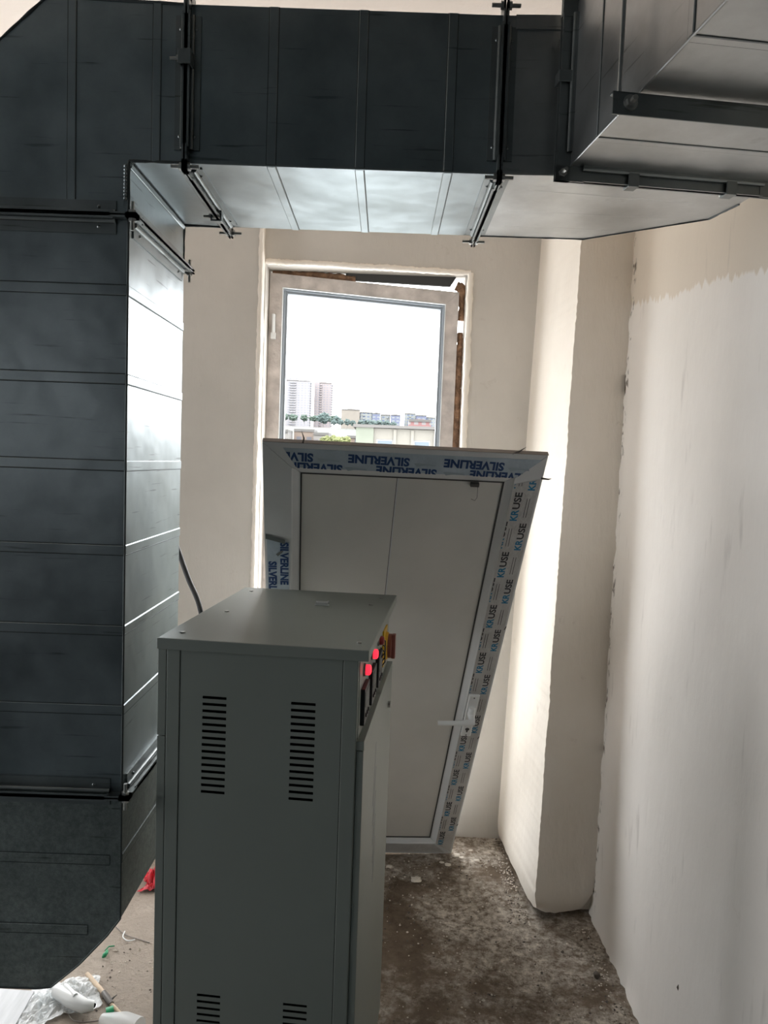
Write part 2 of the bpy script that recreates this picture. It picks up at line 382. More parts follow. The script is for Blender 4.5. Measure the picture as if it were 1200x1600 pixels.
class MB:
    def __init__(s):
        s.v = []; s.f = []; s.mi = []; s.smooth = []

    def add(s, vs, fs, mi=0, smooth=False):
        k = len(s.v)
        s.v += [Vector(p) for p in vs]
        for f in fs:
            s.f.append([i + k for i in f]); s.mi.append(mi); s.smooth.append(smooth)
        return s

    def obox(s, o, a, b, c, mi=0):
        """parallelepiped from corner o with edge vectors a b c"""
        o, a, b, c = V(o), V(a), V(b), V(c)
        vs = [o, o + a, o + a + b, o + b, o + c, o + a + c, o + a + b + c, o + b + c]
        fs = [[0, 3, 2, 1], [4, 5, 6, 7], [0, 1, 5, 4], [1, 2, 6, 5], [2, 3, 7, 6], [3, 0, 4, 7]]
        if a.cross(b).dot(c) < 0:
            fs = [f[::-1] for f in fs]
        return s.add(vs, fs, mi)

    def box(s, x0, x1, y0, y1, z0, z1, mi=0):
        return s.obox((x0, y0, z0), (x1 - x0, 0, 0), (0, y1 - y0, 0), (0, 0, z1 - z0), mi)

    def quad(s, a, b, c, d, mi=0):
        return s.add([a, b, c, d], [[0, 1, 2, 3]], mi)

    def prism(s, poly, ext, mi=0, cap=True):
        """poly: list of 3D points, extruded by vector ext"""
        n = len(poly); e = V(ext)
        p = [V(q) for q in poly]
        nrm = Vector((0, 0, 0))
        for i in range(n):
            nrm += (p[i] - p[0]).cross(p[(i + 1) % n] - p[0])
        if nrm.dot(e) > 0:
            p = p[::-1]
        vs = p + [q + e for q in p]
        fs = []
        if cap:
            fs += [list(range(n)), list(range(2 * n - 1, n - 1, -1))]
        for i in range(n):
            j = (i + 1) % n
            fs.append([j, i, i + n, j + n])
        return s.add(vs, fs, mi)

    def tube(s, pts, r, seg=10, mi=0, cap=True, smooth=True):
        pts = [V(p) for p in pts]
        rs = r if isinstance(r, (list, tuple)) else [r] * len(pts)
        rings = []
        t0 = (pts[1] - pts[0]).normalized()
        ref = t0.orthogonal().normalized()
        for i, p in enumerate(pts):
            a = pts[max(0, i - 1)]; b = pts[min(len(pts) - 1, i + 1)]
            t = (b - a).normalized()
            ref = (ref - t * ref.dot(t)).normalized()
            bi = t.cross(ref)
            rings.append([p + (ref * math.cos(2 * math.pi * k / seg) + bi * math.sin(2 * math.pi * k / seg)) * rs[i] for k in range(seg)])
        vs = [q for rg in rings for q in rg]
        fs = []
        for i in range(len(rings) - 1):
            for k in range(seg):
                k2 = (k + 1) % seg
                fs.append([i * seg + k, i * seg + k2, (i + 1) * seg + k2, (i + 1) * seg + k])
        s.add(vs, fs, mi, smooth)
        if cap:
            s.add(rings[0], [list(range(seg))[::-1]], mi)
            s.add(rings[-1], [list(range(seg))], mi)
        return s

    def hexbolt(s, c, ax, r=0.006, h=0.004, shaft=0.012, mi=0):
        c, ax = V(c), V(ax).normalized()
        s.tube([c, c + ax * h], r, 6, mi, smooth=False)
        s.tube([c + ax * h * 0.9, c + ax * (h + shaft)], r * 0.5, 8, mi)
        return s

    def rivet(s, c, ax, r=0.0035, mi=0):
        c, ax = V(c), V(ax).normalized()
        s.tube([c, c + ax * r * 0.5, c + ax * r * 0.8], [r, r * 0.8, r * 0.25], 8, mi)
        return s

    def build(s, name, mats, parent=None, local=False, bevel=0.0, origin=None):
        if not isinstance(mats, (list, tuple)): mats = [mats]
        me = bpy.data.meshes.new(name)
        off = Vector((0, 0, 0))
        if parent is not None and not local:
            inv = parent.matrix_world.inverted() if parent.matrix_world != Matrix.Identity(4) else Matrix.Translation(-parent.location)
            if parent.parent is not None:
                inv = Matrix.Translation(-(parent.parent.location + parent.location))
            vs = [inv @ q for q in s.v]
        elif parent is None:
            if origin is None:
                lo = [min(q[i] for q in s.v) for i in range(3)]; hi = [max(q[i] for q in s.v) for i in range(3)]
                origin = ((lo[0] + hi[0]) / 2, (lo[1] + hi[1]) / 2, lo[2])
            off = V(origin)
            vs = [q - off for q in s.v]
        else:
            vs = s.v
        me.from_pydata([tuple(q) for q in vs], [], s.f)
        for mt in mats: me.materials.append(mt)
        for p, mi, sm in zip(me.polygons, s.mi, s.smooth):
            p.material_index = mi; p.use_smooth = sm
        me.update()
        o = bpy.data.objects.new(name, me)
        COL.objects.link(o)
        if parent is not None: o.parent = parent
        else: o.location = off
        if bevel:
            bv = o.modifiers.new('bevel', 'BEVEL'); bv.width = bevel; bv.segments = 2; bv.limit_method = 'ANGLE'; bv.angle_limit = math.radians(40)
        return o


def struct(name, mb, mats, **k):
    o = mb.build(name, mats, **k)
    if o.parent is None: o['kind'] = 'structure'
    return o


def grid(a, b, c, d, nu, nv, amp=0.0, sc=3.0, mi=0, mb=None, edge=0.0, seed=0.0):
    """bilinear patch a-b-c-d (a->b is u, a->d is v) with rough plaster displacement"""
    a, b, c, d = V(a), V(b), V(c), V(d)
    n = (b - a).cross(d - a).normalized()
    vs = []
    for j in range(nv + 1):
        for i in range(nu + 1):
            u, v = i / nu, j / nv
            p = a * (1 - u) * (1 - v) + b * u * (1 - v) + c * u * v + d * (1 - u) * v
            h = noise.noise(p * sc + Vector((seed, 0, 0))) * amp
            if edge:
                e = min(u, 1 - u) * (b - a).length
                if e < 0.03:
                    h -= (abs(noise.noise(p * 14)) * 1.2 + 0.2) * edge * (1 - e / 0.03)
            vs.append(p + n * h)
    fs = [[j * (nu + 1) + i, j * (nu + 1) + i + 1, (j + 1) * (nu + 1) + i + 1, (j + 1) * (nu + 1) + i] for j in range(nv) for i in range(nu)]
    mb = mb or MB()
    return mb.add(vs, fs, mi, True)


# ------------------------------------------------------------------ the room
YB = 3.04      # back wall
ZC = 2.62      # ceiling
XL, YR = -3.2, -4.0
f = MB(); grid((XL, YR, 0), (1.0, YR, 0), (1.0, 1.1, 0), (XL, 1.1, 0), 30, 40, 0.008, 2.5, mb=f, mi=1)
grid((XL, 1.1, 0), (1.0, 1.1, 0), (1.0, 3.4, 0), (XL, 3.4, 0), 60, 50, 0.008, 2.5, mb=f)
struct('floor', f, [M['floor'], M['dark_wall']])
f = MB(); grid((1.0, YR, ZC), (XL, YR, ZC), (XL, 1.15, ZC), (1.0, 1.15, ZC), 4, 4, 0, mb=f, mi=1)
grid((1.0, 1.15, ZC), (XL, 1.15, ZC), (XL, 3.4, ZC), (1.0, 3.4, ZC), 4, 4, 0, mb=f)
f.box(XL - 0.2, 1.2, YR - 0.2, 3.4, ZC + 0.005, ZC + 0.2)
struct('ceiling', f, [M['ceiling'], M['dark_wall']])


def xr(z): return 0.770 + 0.008 * z


f = MB()
# right wall, rounded ragged foot
for y0, y1, nn in ((2.60, 0.7, 90),):
    vs = []
    nz_ = 90 if nn > 20 else 20
    for j in range(nz_ + 1):
        z = ZC * j / nz_
        for i in range(nn + 1):
            y = y0 + (y1 - y0) * i / nn
            foot = -0.012 * max(0, 1 - z / 0.05) ** 2 * (0.6 + noise.noise(Vector((y * 30, 0, 1))) + 0.5 * noise.noise(Vector((y * 90, 0, 1))))
            w = noise.noise(Vector((y * 1.6, z * 1.6, 3))) * 0.006
            edge = 0.012 * max(0, 1 - (2.53 - y) / 0.03) * (0.5 + noise.noise(Vector((0, 5, z * 16)))) if y > 2.4 else 0
            vs.append((xr(z) + foot + w + edge * 0.5, y, z))
    fs = [[j * (nn + 1) + i, j * (nn + 1) + i + 1, (j + 1) * (nn + 1) + i + 1, (j + 1) * (nn + 1) + i][::-1] for j in range(nz_) for i in range(nn)]
    f.add(vs, fs, 0, True)
f.box(0.84, 1.1, 0.7, 3.4, 0, ZC)
struct('wall_right', f, M['plaster_right'])
f = MB(); f.box(0.77, 1.1, YR, 0.7, 0, ZC)
f.box(XL - 0.2, 1.1, YR - 0.2, YR, 0, ZC)
struct('wall_rear', f, M['dark_wall'])
f = MB(); f.box(XL - 0.2, XL, YR, -3.9, 0, ZC); f.box(XL - 0.2, XL, -3.2, 0.76, 0, ZC); f.box(XL - 0.2, XL, -3.9, -3.2, 0, 1.5); f.box(XL - 0.2, XL, -3.9, -3.2, 2.3, ZC)  # rear opening out of view, added for the sheen on the upright duct
struct('wall_left', f, M['dark_wall'])
f = MB(); f.box(XL - 0.2, XL, 1.35, 3.4, 0, ZC); f.box(XL - 0.2, XL, 0.76, 1.35, 0, 0.3); f.box(XL - 0.2, XL, 0.76, 1.35, 2.2, ZC)  # opening out of view, added to light the right wall
struct('wall_left', f, M['plaster_back'])

# back wall with two openings, the left one added for its light
OX0, OX1, OZ0, OZ1 = -0.50, 0.300, 0.10, 2.31
PX0, PX1, PZ0, PZ1 = -2.45, -1.25, 0.10, 2.30
f = MB()
for (x0, x1, z0, z1) in ((XL, PX0, 0, ZC), (PX0, PX1, 0, PZ0), (PX0, PX1, PZ1, ZC), (PX1, OX0, 0, ZC), (OX0, OX1, 0, OZ0), (OX0, OX1, OZ1, ZC), (OX1, 0.85, 0, ZC)):
    f.box(x0, x1, YB, YB + 0.24, z0, z1)
    if x0 > -1.3 and z1 - z0 > 0.2:
        grid((x0, YB - 0.002, z0), (x1, YB - 0.002, z0), (x1, YB - 0.002, z1), (x0, YB - 0.002, z1), max(2, int((x1 - x0) * 30)), max(2, int((z1 - z0) * 30)), 0.003, 5, mb=f)
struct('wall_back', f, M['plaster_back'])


# rough plaster arris round the reveal
def arris(mb, p, q, ru, rn, r=0.012, seg=110):
    """lumpy plaster bead along p->q"""
    pts = []; rs = []
    p, q = V(p), V(q)
    for i in range(seg + 1):
        t = i / seg
        b = p.lerp(q, t)
        jj = noise.noise(b * 18)
        pts.append(b + V(ru) * (jj * 0.0025) + V(rn) * noise.noise(b * 11 + Vector((4, 4, 4))) * 0.002)
        rs.append(r * (1 + 0.18 * noise.noise(b * 25) + 0.35 * noise.noise(b * 90)))
    mb.tube(pts, rs, 8)


f = MB()
arris(f, (OX1 + 0.008, YB, OZ0), (OX1 + 0.010, YB, OZ1 - 0.01), (1, 0, 0), (0, 1, 0), 0.013)
arris(f, (OX0, YB, OZ1 + 0.010), (OX1 + 0.01, YB, OZ1 - 0.008), (0, 0, 1), (0, 1, 0), 0.012)
arris(f, (OX0 - 0.012, YB - 0.09, 0.0), (OX0 - 0.004, YB - 0.09, ZC), (1, 0, 0), (0, 1, 0), 0.009, 170)
struct('trim_1', f, M['plaster_reveal'])
# left pier beside the window
f = MB()
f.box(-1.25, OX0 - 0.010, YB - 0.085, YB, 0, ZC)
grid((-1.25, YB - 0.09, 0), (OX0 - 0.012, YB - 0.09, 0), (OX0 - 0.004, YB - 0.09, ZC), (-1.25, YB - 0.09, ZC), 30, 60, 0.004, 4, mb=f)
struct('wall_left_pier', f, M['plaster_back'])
f = MB()
grid((OX0 - 0.003, YB - 0.09, 0), (OX0 - 0.003, YB + 0.03, 0), (OX0 - 0.003, YB + 0.03, ZC), (OX0 - 0.003, YB - 0.09, ZC), 5, 80, 0.004, 12, mb=f)
struct('trim_2', f, M['plaster_reveal'])

# right pier between window bay and right wall
f = MB()
NZ = 260


def po(z): return 0.558 + 0.022 * z
def pi_(z): return 0.513 + 0.028 * z


vs = []
cols = 16
front = 14
for j in range(NZ + 1):
    z = 0.012 + (ZC - 0.012) * j / NZ
    jag = (noise.noise(Vector((1, 2, z * 6))) * 0.0035 + noise.noise(Vector((1, 2, z * 40))) * 0.0022 + noise.noise(Vector((1, 2, z * 95))) * 0.0016)
    row = []
    ys = 2.475 + 0.012 * z
    rfoot = 0.03 * max(0, 1 - z / 0.09) ** 2
    for i in range(cols + 1):          # splayed side, window end to outer edge
        t = i / cols
        y = 3.05 + (ys - 3.05) * t
        x = pi_(z) + (po(z) + jag - pi_(z)) * t
        x += noise.noise(Vector((y * 3, z * 2, 7))) * 0.006 * math.sin(t * math.pi) + rfoot * 0.4
        row.append((x, y, z))
    for i in range(1, front + 1):      # front face
        t = i / front
        x = po(z) + jag * (1 - t) + (xr(z) + 0.01 - po(z)) * t
        cr_ = 0.05 * max(0, 1 - z / 0.06) * (abs(2 * t - 1) ** 3)
        y = ys + 0.05 * t + 0.004 * noise.noise(Vector((x * 5, z * 3, 9))) + rfoot * 0.6 + cr_
        row.append((x, y, z))
    for k_, (x, y, zz) in enumerate(row):
        tt = k_ / cols if k_ <= cols else 0
        if k_ <= cols: lift = 0.035 * max(0, (tt - 0.8) / 0.2) ** 2
        else:
            tt = (k_ - cols) / front
            lift = 0.035 * max(0, 1 - tt / 0.15) ** 2 + 0.05 * max(0, (tt - 0.8) / 0.2) ** 2
        lift += 0.010 * (noise.noise(Vector((x * 40, y * 40, 2))) + 0.6)
        row[k_] = (x, y, zz + lift * max(0, 1 - zz / 0.12))
    vs += row
nc = cols + front + 1
va = [q for j in range(NZ + 1) for q in vs[j * nc:j * nc + cols + 1]]
vb = [q for j in range(NZ + 1) for q in vs[j * nc + cols:(j + 1) * nc]]
for vv, w_ in ((va, cols + 1), (vb, front + 1)):
    f.add(vv, [[j * w_ + i, j * w_ + i + 1, (j + 1) * w_ + i + 1, (j + 1) * w_ + i] for j in range(NZ) for i in range(w_ - 1)], 0, True)
f.box(0.635, 0.84, 2.56, 3.06, 0.0, ZC)
struct('wall_right_pier', f, M['plaster_pier'])


# ------------------------------------------------------------------ frame sweep helper
def ring_segments(corners, prof, nrm):
    """corners: 4 points (ccw seen from +nrm); prof: [(inset, height)]; yields one closed rail per side, mitred"""
    c = [V(p) for p in corners]
    nrm = V(nrm)
    cen = sum(c, Vector()) / 4
    ins = []
    for i in range(4):
        a = (c[(i + 1) % 4] - c[i]).normalized(); b = (c[(i - 1) % 4] - c[i]).normalized()
        ins.append(a + b)
    for i in range(4):
        j = (i + 1) % 4
        ring = lambda k: [c[k] + ins[k] * w + nrm * h for w, h in prof]
        yield ring(i), ring(j)


def rail_mb(A, B, gap=0.0004, mi=None):
    n = len(A)
    d = (B[0] - A[0]).normalized() * gap
    A = [p + d for p in A]; B = [p - d for p in B]
    mb = MB()
    fs = []
    for k in range(n):
        k2 = (k + 1) % n
        fs.append([k, k2, n + k2, n + k])
    mb.add(A + B, fs)
    mb.add(A, [list(range(n))[::-1]]); mb.add(B, [list(range(n))])
    if mi:
        for k in range(n): mb.mi[k] = mi[k]
    return mb


def fix_normals(o):
    bm = bmesh.new(); bm.from_mesh(o.data); bmesh.ops.recalc_face_normals(bm, faces=bm.faces); bm.to_mesh(o.data); bm.free()
    return o


# ------------------------------------------------------------------ window (old frame left in the opening)
w1 = empty('window_1', (-0.1, 3.17, OZ0)); w1['kind'] = 'structure'
corners = [(-0.505, 3.13, 0.11), (0.268, 3.13, 0.11), (0.275, 3.13, 2.245), (-0.497, 3.13, 2.297)]
prof = [(0, 0), (0.052, 0), (0.053, -0.010), (0.062, -0.012), (0.063, -0.020), (0.072, -0.022), (0.072, -0.055), (0, -0.055)]
for A, B in ring_segments(corners, prof, (0, -1, 0)):
    o = rail_mb(A, B, mi=[0, 1, 1, 1, 1, 1, 0, 0]).build('frame_rail', [M['frame_pvc'], M['frame_inner']], w1); fix_normals(o)
prof = [(0.0525, 0.0010), (0.0550, 0.0010), (0.0550, -0.010), (0.0525, -0.010)]
for A, B in ring_segments(corners, prof, (0, -1, 0)):
    fix_normals(rail_mb(A, B).build('gasket', M['bottle_white'], w1))
mb = MB(); mb.box(-0.483, -0.470, 3.118, 3.13, 2.05, 2.13); mb.box(-0.486, -0.467, 3.112, 3.13, 2.03, 2.055); mb.tube([(-0.477, 3.116, 2.05), (-0.477, 3.116, 2.13)], 0.005)
mb.build('hinge', M['bottle_white'], w1)


def lump_strip(pts, rs, seed=0, squash=0.6):
    mb = MB()
    P = []; R = []
    for i in range(len(pts) - 1):
        a, b = V(pts[i]), V(pts[i + 1])
        n = max(3, int((b - a).length / 0.008))
        for k in range(n):
            t = k / n
            p = a.lerp(b, t)
            P.append(p + Vector((noise.noise(p * 40 + Vector((seed, 0, 0))), 0, noise.noise(p * 40 + Vector((0, seed, 0))))) * 0.003)
            R.append((rs[i] * (1 - t) + rs[i + 1] * t) * (1 + 0.45 * noise.noise(p * 60)))
    P.append(V(pts[-1])); R.append(rs[-1])
    mb.tube(P, R, 7)
    return mb


lump_strip([(-0.49, 3.155, 2.303), (-0.3, 3.155, 2.298), (-0.15, 3.155, 2.290)], [0.012, 0.015, 0.011], 1).build('foam_filling', M['foam'], w1)
lump_strip([(0.262, 3.150, 2.275), (0.288, 3.150, 2.262), (0.289, 3.150, 2.19), (0.288, 3.150, 2.135)], [0.022, 0.022, 0.015, 0.013], 2).build('foam_filling', M['foam'], w1)
lump_strip([(0.288, 3.150, 2.085), (0.286, 3.150, 1.9), (0.284, 3.150, 1.6), (0.283, 3.150, 0.9), (0.283, 3.15, 0.12)], [0.012, 0.018, 0.021, 0.021, 0.021], 3).build('foam_filling', M['foam'], w1)
# dark packing strip above the frame
mb = MB(); mb.prism([(-0.19, 3.15, 2.284), (0.24, 3.15, 2.272), (0.262, 3.15, 2.31), (-0.19, 3.15, 2.318)], (0, 0.02, 0)); mb.build('packing_strip', M['rubber'], w1)
# unseen window, added to bring light in past the duct
w2 = empty('added_window', (-1.85, 3.17, PZ0)); w2['kind'] = 'structure'
corners = [(PX0, 3.13, PZ0), (PX1, 3.13, PZ0), (PX1, 3.13, PZ1), (PX0, 3.13, PZ1)]
prof = [(0, 0), (0.05, 0), (0.05, -0.05), (0, -0.05)]
for A, B in ring_segments(corners, prof, (0, -1, 0)):
    fix_normals(rail_mb(A, B).build('frame_rail', M['frame_pvc'], w2))

# ------------------------------------------------------------------ duct helpers
Y1, Y2 = 1.44, 1.825
ZB, ZT = 2.088, 2.370


def rib(mb, p, q, n, w=0.016, h=0.0018, seam_shade=3):
    """pressed stiffening rib p->q on a face with normal n"""
    p, q, n = V(p), V(q), V(n).normalized()
    d = (q - p).normalized(); s = d.cross(n).normalized()
    a = [p - s * w / 2, p - s * (w / 2 - 0.0018) + n * h, p + s * (w / 2 - 0.0018) + n * h, p + s * w / 2]
    b = [x + (q - p) for x in a]
    mb.add(a + b, [[0, 1, 5, 4], [1, 2, 6, 5], [2, 3, 7, 6], [3, 2, 1, 0], [4, 5, 6, 7]])
    for k, bit in ((0, 1), (3, 2)):
        if seam_shade & bit: mb.tube([a[k] + n * 0.0002, b[k] + n * 0.0002], 0.0009, 6, 1)  # dark tubes that paint the shade line in each rib crease


def half_flange(parent, corners, ax, sides=(0, 1, 2, 3), inset=0.022, leg=0.026, stand=0.020, off=0.0012, bolts=True, clamp=None, rivets=2, corner=True):
    """corners of the duct mouth in order; ax points from the joint into this section"""
    c = [V(p) for p in corners]; ax = V(ax).normalized()
    cen = sum(c, Vector()) / 4
    for i in sides:
        p, q = c[i], c[(i + 1) % 4]
        d = (q - p).normalized()
        n = d.cross(ax)
        if n.dot((p + q) / 2 - cen) < 0: n = -n
        a = p + d * inset; b = q - d * inset
        mb = MB()
        ln = b - a
        mb.obox(a + ax * off, ln, ax * leg, n * 0.0032)            # leg lying on the sheet
        mb.obox(a + ax * off, ln, ax * 0.0022, n * stand)          # standing leg
        # hollow bulge at the root, rounded
        mb.tube([a + ax * (off + 0.006) + n * 0.004, b + ax * (off + 0.006) + n * 0.004], 0.0055, 8)
        mb.obox(a + ax * off + n * (stand - 0.002), ln, ax * 0.006, n * 0.002)
        for k in range(rivets):
            t = 0.10 + 0.8 * k / max(1, rivets - 1)
            mb.rivet(a + ln * t + ax * (leg * 0.62) + n * 0.0032, n)
        mb.build('flange_rail', M['flange'], parent)
    if corner:
        for i in range(4):
            if not (i in sides or (i - 1) % 4 in sides): continue
            p = c[i]
            d1 = (c[(i + 1) % 4] - p).normalized(); d2 = (c[(i - 1) % 4] - p).normalized()
            mb = MB()
            o = p - d1 * (stand + 0.001) - d2 * (stand + 0.001) + ax * (off + 0.0005)
            mb.obox(o, d1 * (stand + inset + 0.006), d2 * (stand + 0.0005), ax * 0.003)
            mb.obox(o, d1 * (stand + 0.0005), d2 * (stand + inset + 0.006), ax * 0.003)
            mb.build('corner_plate', M['flange'], parent)
            if bolts:
                b = MB(); b.hexbolt(p - d1 * stand * 0.55 - d2 * stand * 0.55 + ax * (off + 0.003), ax, 0.0075, 0.006, 0.016)
                b.build('bolt', M['bolt'], parent)


def clamp(parent, p, n, ax, up, w=0.020):
    """small G clamp gripping the two standing legs at p"""
    p, n, ax, up = V(p), V(n).normalized(), V(ax).normalized(), V(up).normalized()
    mb = MB()
    mb.obox(p - ax * 0.012 - up * w / 2 + n * 0.014, ax * 0.024, up * w, n * 0.004)
    mb.obox(p - ax * 0.012 - up * w / 2 - n * 0.006, ax * 0.004, up * w, n * 0.022)
    mb.obox(p + ax * 0.008 - up * w / 2 - n * 0.006, ax * 0.004, up * w, n * 0.022)
    o = mb.build('joint_clamp', M['flange'], parent, bevel=0.001)
    mb = MB(); mb.hexbolt(p - ax * 0.012 + n * 0.006, -ax, 0.006, 0.005, 0.012); mb.build('bolt', M['bolt'], parent)


XA = -0.860   # left side of riser
XBR = -0.495  # right side of riser
# --- riser (vertical straight section)
ZR0, ZR1 = 0.880, 1.985
riser = empty('air_duct_section', ((XA + XBR) / 2, (Y1 + Y2) / 2, ZR0))
tag(riser, 'tall upright galvanized duct section with pressed ribs at the left edge', 'air duct')
mb = MB(); mb.box(XA, XBR, Y1, Y2, ZR0, ZR1)
rz = [1.852, 1.687, 1.523, 1.361, 1.205, 1.048]
for z in rz:
    rib(mb, (XA, Y1, z), (XBR - 0.002, Y1, z), (0, -1, 0), 0.020)
    rib(mb, (XBR, Y1 + 0.002, z), (XBR, Y2, z), (1, 0, 0), 0.020, seam_shade=2)
mb.tube([(XBR, Y1, ZR0), (XBR, Y1, ZR1)], 0.0022, 8, 1)
mb.build('duct_sheet', [M['galv'], M['seam_shade']], riser)
half_flange(riser, [(XA, Y1, ZR1), (XBR, Y1, ZR1), (XBR, Y2, ZR1), (XA, Y2, ZR1)], (0, 0, -1), sides=(0, 1), leg=0.03)
half_flange(riser, [(XA, Y1, ZR0), (XBR, Y1, ZR0), (XBR, Y2, ZR0), (XA, Y2, ZR0)], (0, 0, 1), sides=(0, 1), leg=0.03)

# --- upper elbow turning from the riser to the run
XE = -0.388
elb = empty('air_duct_elbow', ((XA + XE) / 2, (Y1 + Y2) / 2, ZR1))
tag(elb, 'large dark galvanized duct elbow with a cut corner at the upper left', 'air duct')
mb = MB()
poly = [(XA, ZR1), (XBR, ZR1), (XBR - 0.001, ZB + 0.002), (XE, ZB), (XE, ZT), (-0.648, ZT + 0.006), (XA - 0.02, 2.165)]
mb.prism([(x, Y1, z) for x, z in poly], (0, Y2 - Y1, 0))
for x, z0, z1 in ((-0.602, ZR1, ZT), (-0.446, ZB, ZT), (-0.775, ZR1, 2.23)):
    rib(mb, (x, Y1, z0), (x, Y1, z1), (0, -1, 0), 0.016)
# folded seam bead along the outline and the crimped inner corner
for a, b in (((XBR, Y1, ZR1), (XBR, Y1, ZB)), ((XBR, Y1, ZB), (XE, Y1, ZB)), ((XE, Y1, ZT), (-0.648, Y1, ZT + 0.006)), ((-0.648, Y1, ZT + 0.006), (XA - 0.02, Y1, 2.165)), ((XBR, Y2, ZR1), (XBR, Y2, ZB)), ((XBR, Y2, ZB), (XE, Y2, ZB))):
    pts = [V(a).lerp(V(b), k / 14) for k in range(15)]
    mb.tube(pts, [0.0026 + 0.0012 * noise.noise(p * 60) for p in pts], 8, 1)
for k in range(10):
    t = k / 10
    mb.rivet((XBR - 0.006, Y1 - 0.001, 2.02 + 0.065 * t), (0, -1, 0), 0.004)
rib(mb, (XBR, Y1 + 0.01, ZB - 0.006), (XBR, Y2, ZB - 0.006), (1, 0, -0.3), 0.010, 0.002)
mb.build('duct_sheet', [M['galv'], M['seam_shade']], elb)
half_flange(elb, [(XA, Y1, ZR1), (XBR, Y1, ZR1), (XBR, Y2, ZR1), (XA, Y2, ZR1)], (0, 0, 1), sides=(0, 1), leg=0.028)
cs = [(XE, Y1, ZB), (XE, Y1, ZT), (XE, Y2, ZT), (XE, Y2, ZB)]
half_flange(elb, cs, (-1, 0, 0), sides=(0, 3), leg=0.022)
clamp(elb, (XE, Y1 - 0.012, 2.265), (0, -1, 0), (1, 0, 0), (0, 0, 1), 0.026)

# --- horizontal run
XR = 0.190
run = empty('air_duct_section', ((XE + XR) / 2, (Y1 + Y2) / 2, ZB))
tag(run, 'straight horizontal galvanized duct run above the window, dark front and bright underside', 'air duct')
mb = MB(); mb.box(XE, XR, Y1, Y2, ZB, ZT)
for x in (-0.232, -0.068, 0.096):
    rib(mb, (x, Y1, ZB + 0.002), (x, Y1, ZT), (0, -1, 0), 0.018)
    rib(mb, (x, Y1 + 0.002, ZB), (x, Y2, ZB), (0, 0, -1), 0.018, seam_shade=1)
mb.tube([(XE, Y1, ZB), (XR, Y1, ZB)], 0.0018, 8)
mb.build('duct_sheet', [M['galv'], M['seam_shade']], run)
half_flange(run, cs, (1, 0, 0), sides=(0, 3), leg=0.022)
cs2 = [(XR, Y1, ZB), (XR, Y1, ZT), (XR, Y2, ZT), (XR, Y2, ZB)]
half_flange(run, cs2, (-1, 0, 0), sides=(0, 3), leg=0.022)
clamp(run, (XE, (Y1 + Y2) / 2 + 0.06, ZB - 0.012), (0, 0, -1), (1, 0, 0), (0, 1, 0), 0.02)

# --- corner elbow turning towards the camera
FL = V(0.311, 1.395, 0); FR = V(0.700, 1.442, 0)
YAWD = (FR - FL).normalized()            # across the mouth
TOW = V(YAWD.y, -YAWD.x, 0)              # towards the camera
celb = empty('air_duct_elbow', (0.45, 1.6, ZB))
tag(celb, 'flat galvanized duct elbow in the corner by the right wall, chamfered at the back', 'air duct')
plan = [(XR, Y1), (0.300, Y1 - 0.004), (FL.x, FL.y), (FR.x, FR.y), (0.690, 1.555), (0.670, 1.650), (0.447, 1.822), (XR, Y2)]
mb = MB(); mb.prism([(x, y, ZB) for x, y in plan], (0, 0, ZT - ZB))
for i in (4, 5, 6):
    a, b = plan[i], plan[(i + 1) % 8]
    pts = [V(*a, ZB).lerp(V(*b, ZB), k / 12) for k in range(13)]
    mb.tube(pts, [0.0024 + 0.001 * noise.noise(p * 60) for p in pts], 8, 1)
mb.tube([(XR, Y1, ZB), (0.30, Y1 - 0.004, ZB)], 0.002, 8)
mb.obox((XR + 0.02, Y1 - 0.004, ZT - 0.025), (0.09, -0.004, 0), (0, 0.004, 0), (0, 0, 0.025))
for (x0, y0, x1, y1) in ((0.26, 1.52, 0.60, 1.56), (0.24, 1.64, 0.62, 1.66), (0.25, 1.74, 0.50, 1.755)):
    rib(mb, (x0, y0, ZB), (x1, y1, ZB), (0, 0, -1), 0.009, 0.0003, seam_shade=0)
mb.build('duct_sheet', [M['galv_light'], M['seam_shade']], celb)
half_flange(celb, cs2, (1, 0, 0), sides=(0, 3), leg=0.022)
m0 = [V(FL.x, FL.y, ZB), V(FR.x, FR.y, ZB), V(FR.x, FR.y, ZT), V(FL.x, FL.y, ZT)]
half_flange(celb, m0, -TOW, sides=(0, 3), leg=0.016, stand=0.026)

# --- big duct coming towards the camera on the upper right
bd = empty('air_duct_section', (0.52, 1.1, ZB))
tag(bd, 'galvanized duct at the upper right coming towards the viewer, resting on a hanger bar', 'air duct')
LEN = 0.66
P0 = FL + YAWD * 0.0; Wd = (FR - FL).length
e0 = FL + TOW * LEN
# body slightly skewed along its measured line
TD = (V(0.371, 0.896, 0) - FL).normalized()
far = FL + TD * LEN
mb = MB(); base = [FL, FR, FR + TD * LEN, far]
mb.prism([V(p.x, p.y, ZB) for p in base], (0, 0, ZT - ZB))
for t in (0.12, 0.42):
    p = FL + TD * t; q = FR + TD * t
    rib(mb, V(p.x, p.y, ZB), V(q.x, q.y, ZB), (0, 0, -1), 0.016)
    rib(mb, V(p.x, p.y, ZB + 0.002), V(p.x, p.y, ZT), (-1, -0.1, 0), 0.016)
mb.tube([V(FL.x, FL.y, ZB), V(far.x, far.y, ZB)], 0.0020, 8)
mb.build('duct_sheet', [M['galv_light'], M['seam_shade']], bd)
half_flange(bd, m0, TOW, sides=(0, 3), leg=0.012, stand=0.026)
for s in (0.30, 0.78):
    p = FL + YAWD * Wd * s
    clamp(bd, V(p.x, p.y, ZB - 0.012), (0, 0, -1), TOW, YAWD, 0.02)
clamp(bd, V(FL.x - 0.012, FL.y, 2.24), (-1, 0, 0), TOW, (0, 0, 1), 0.02)

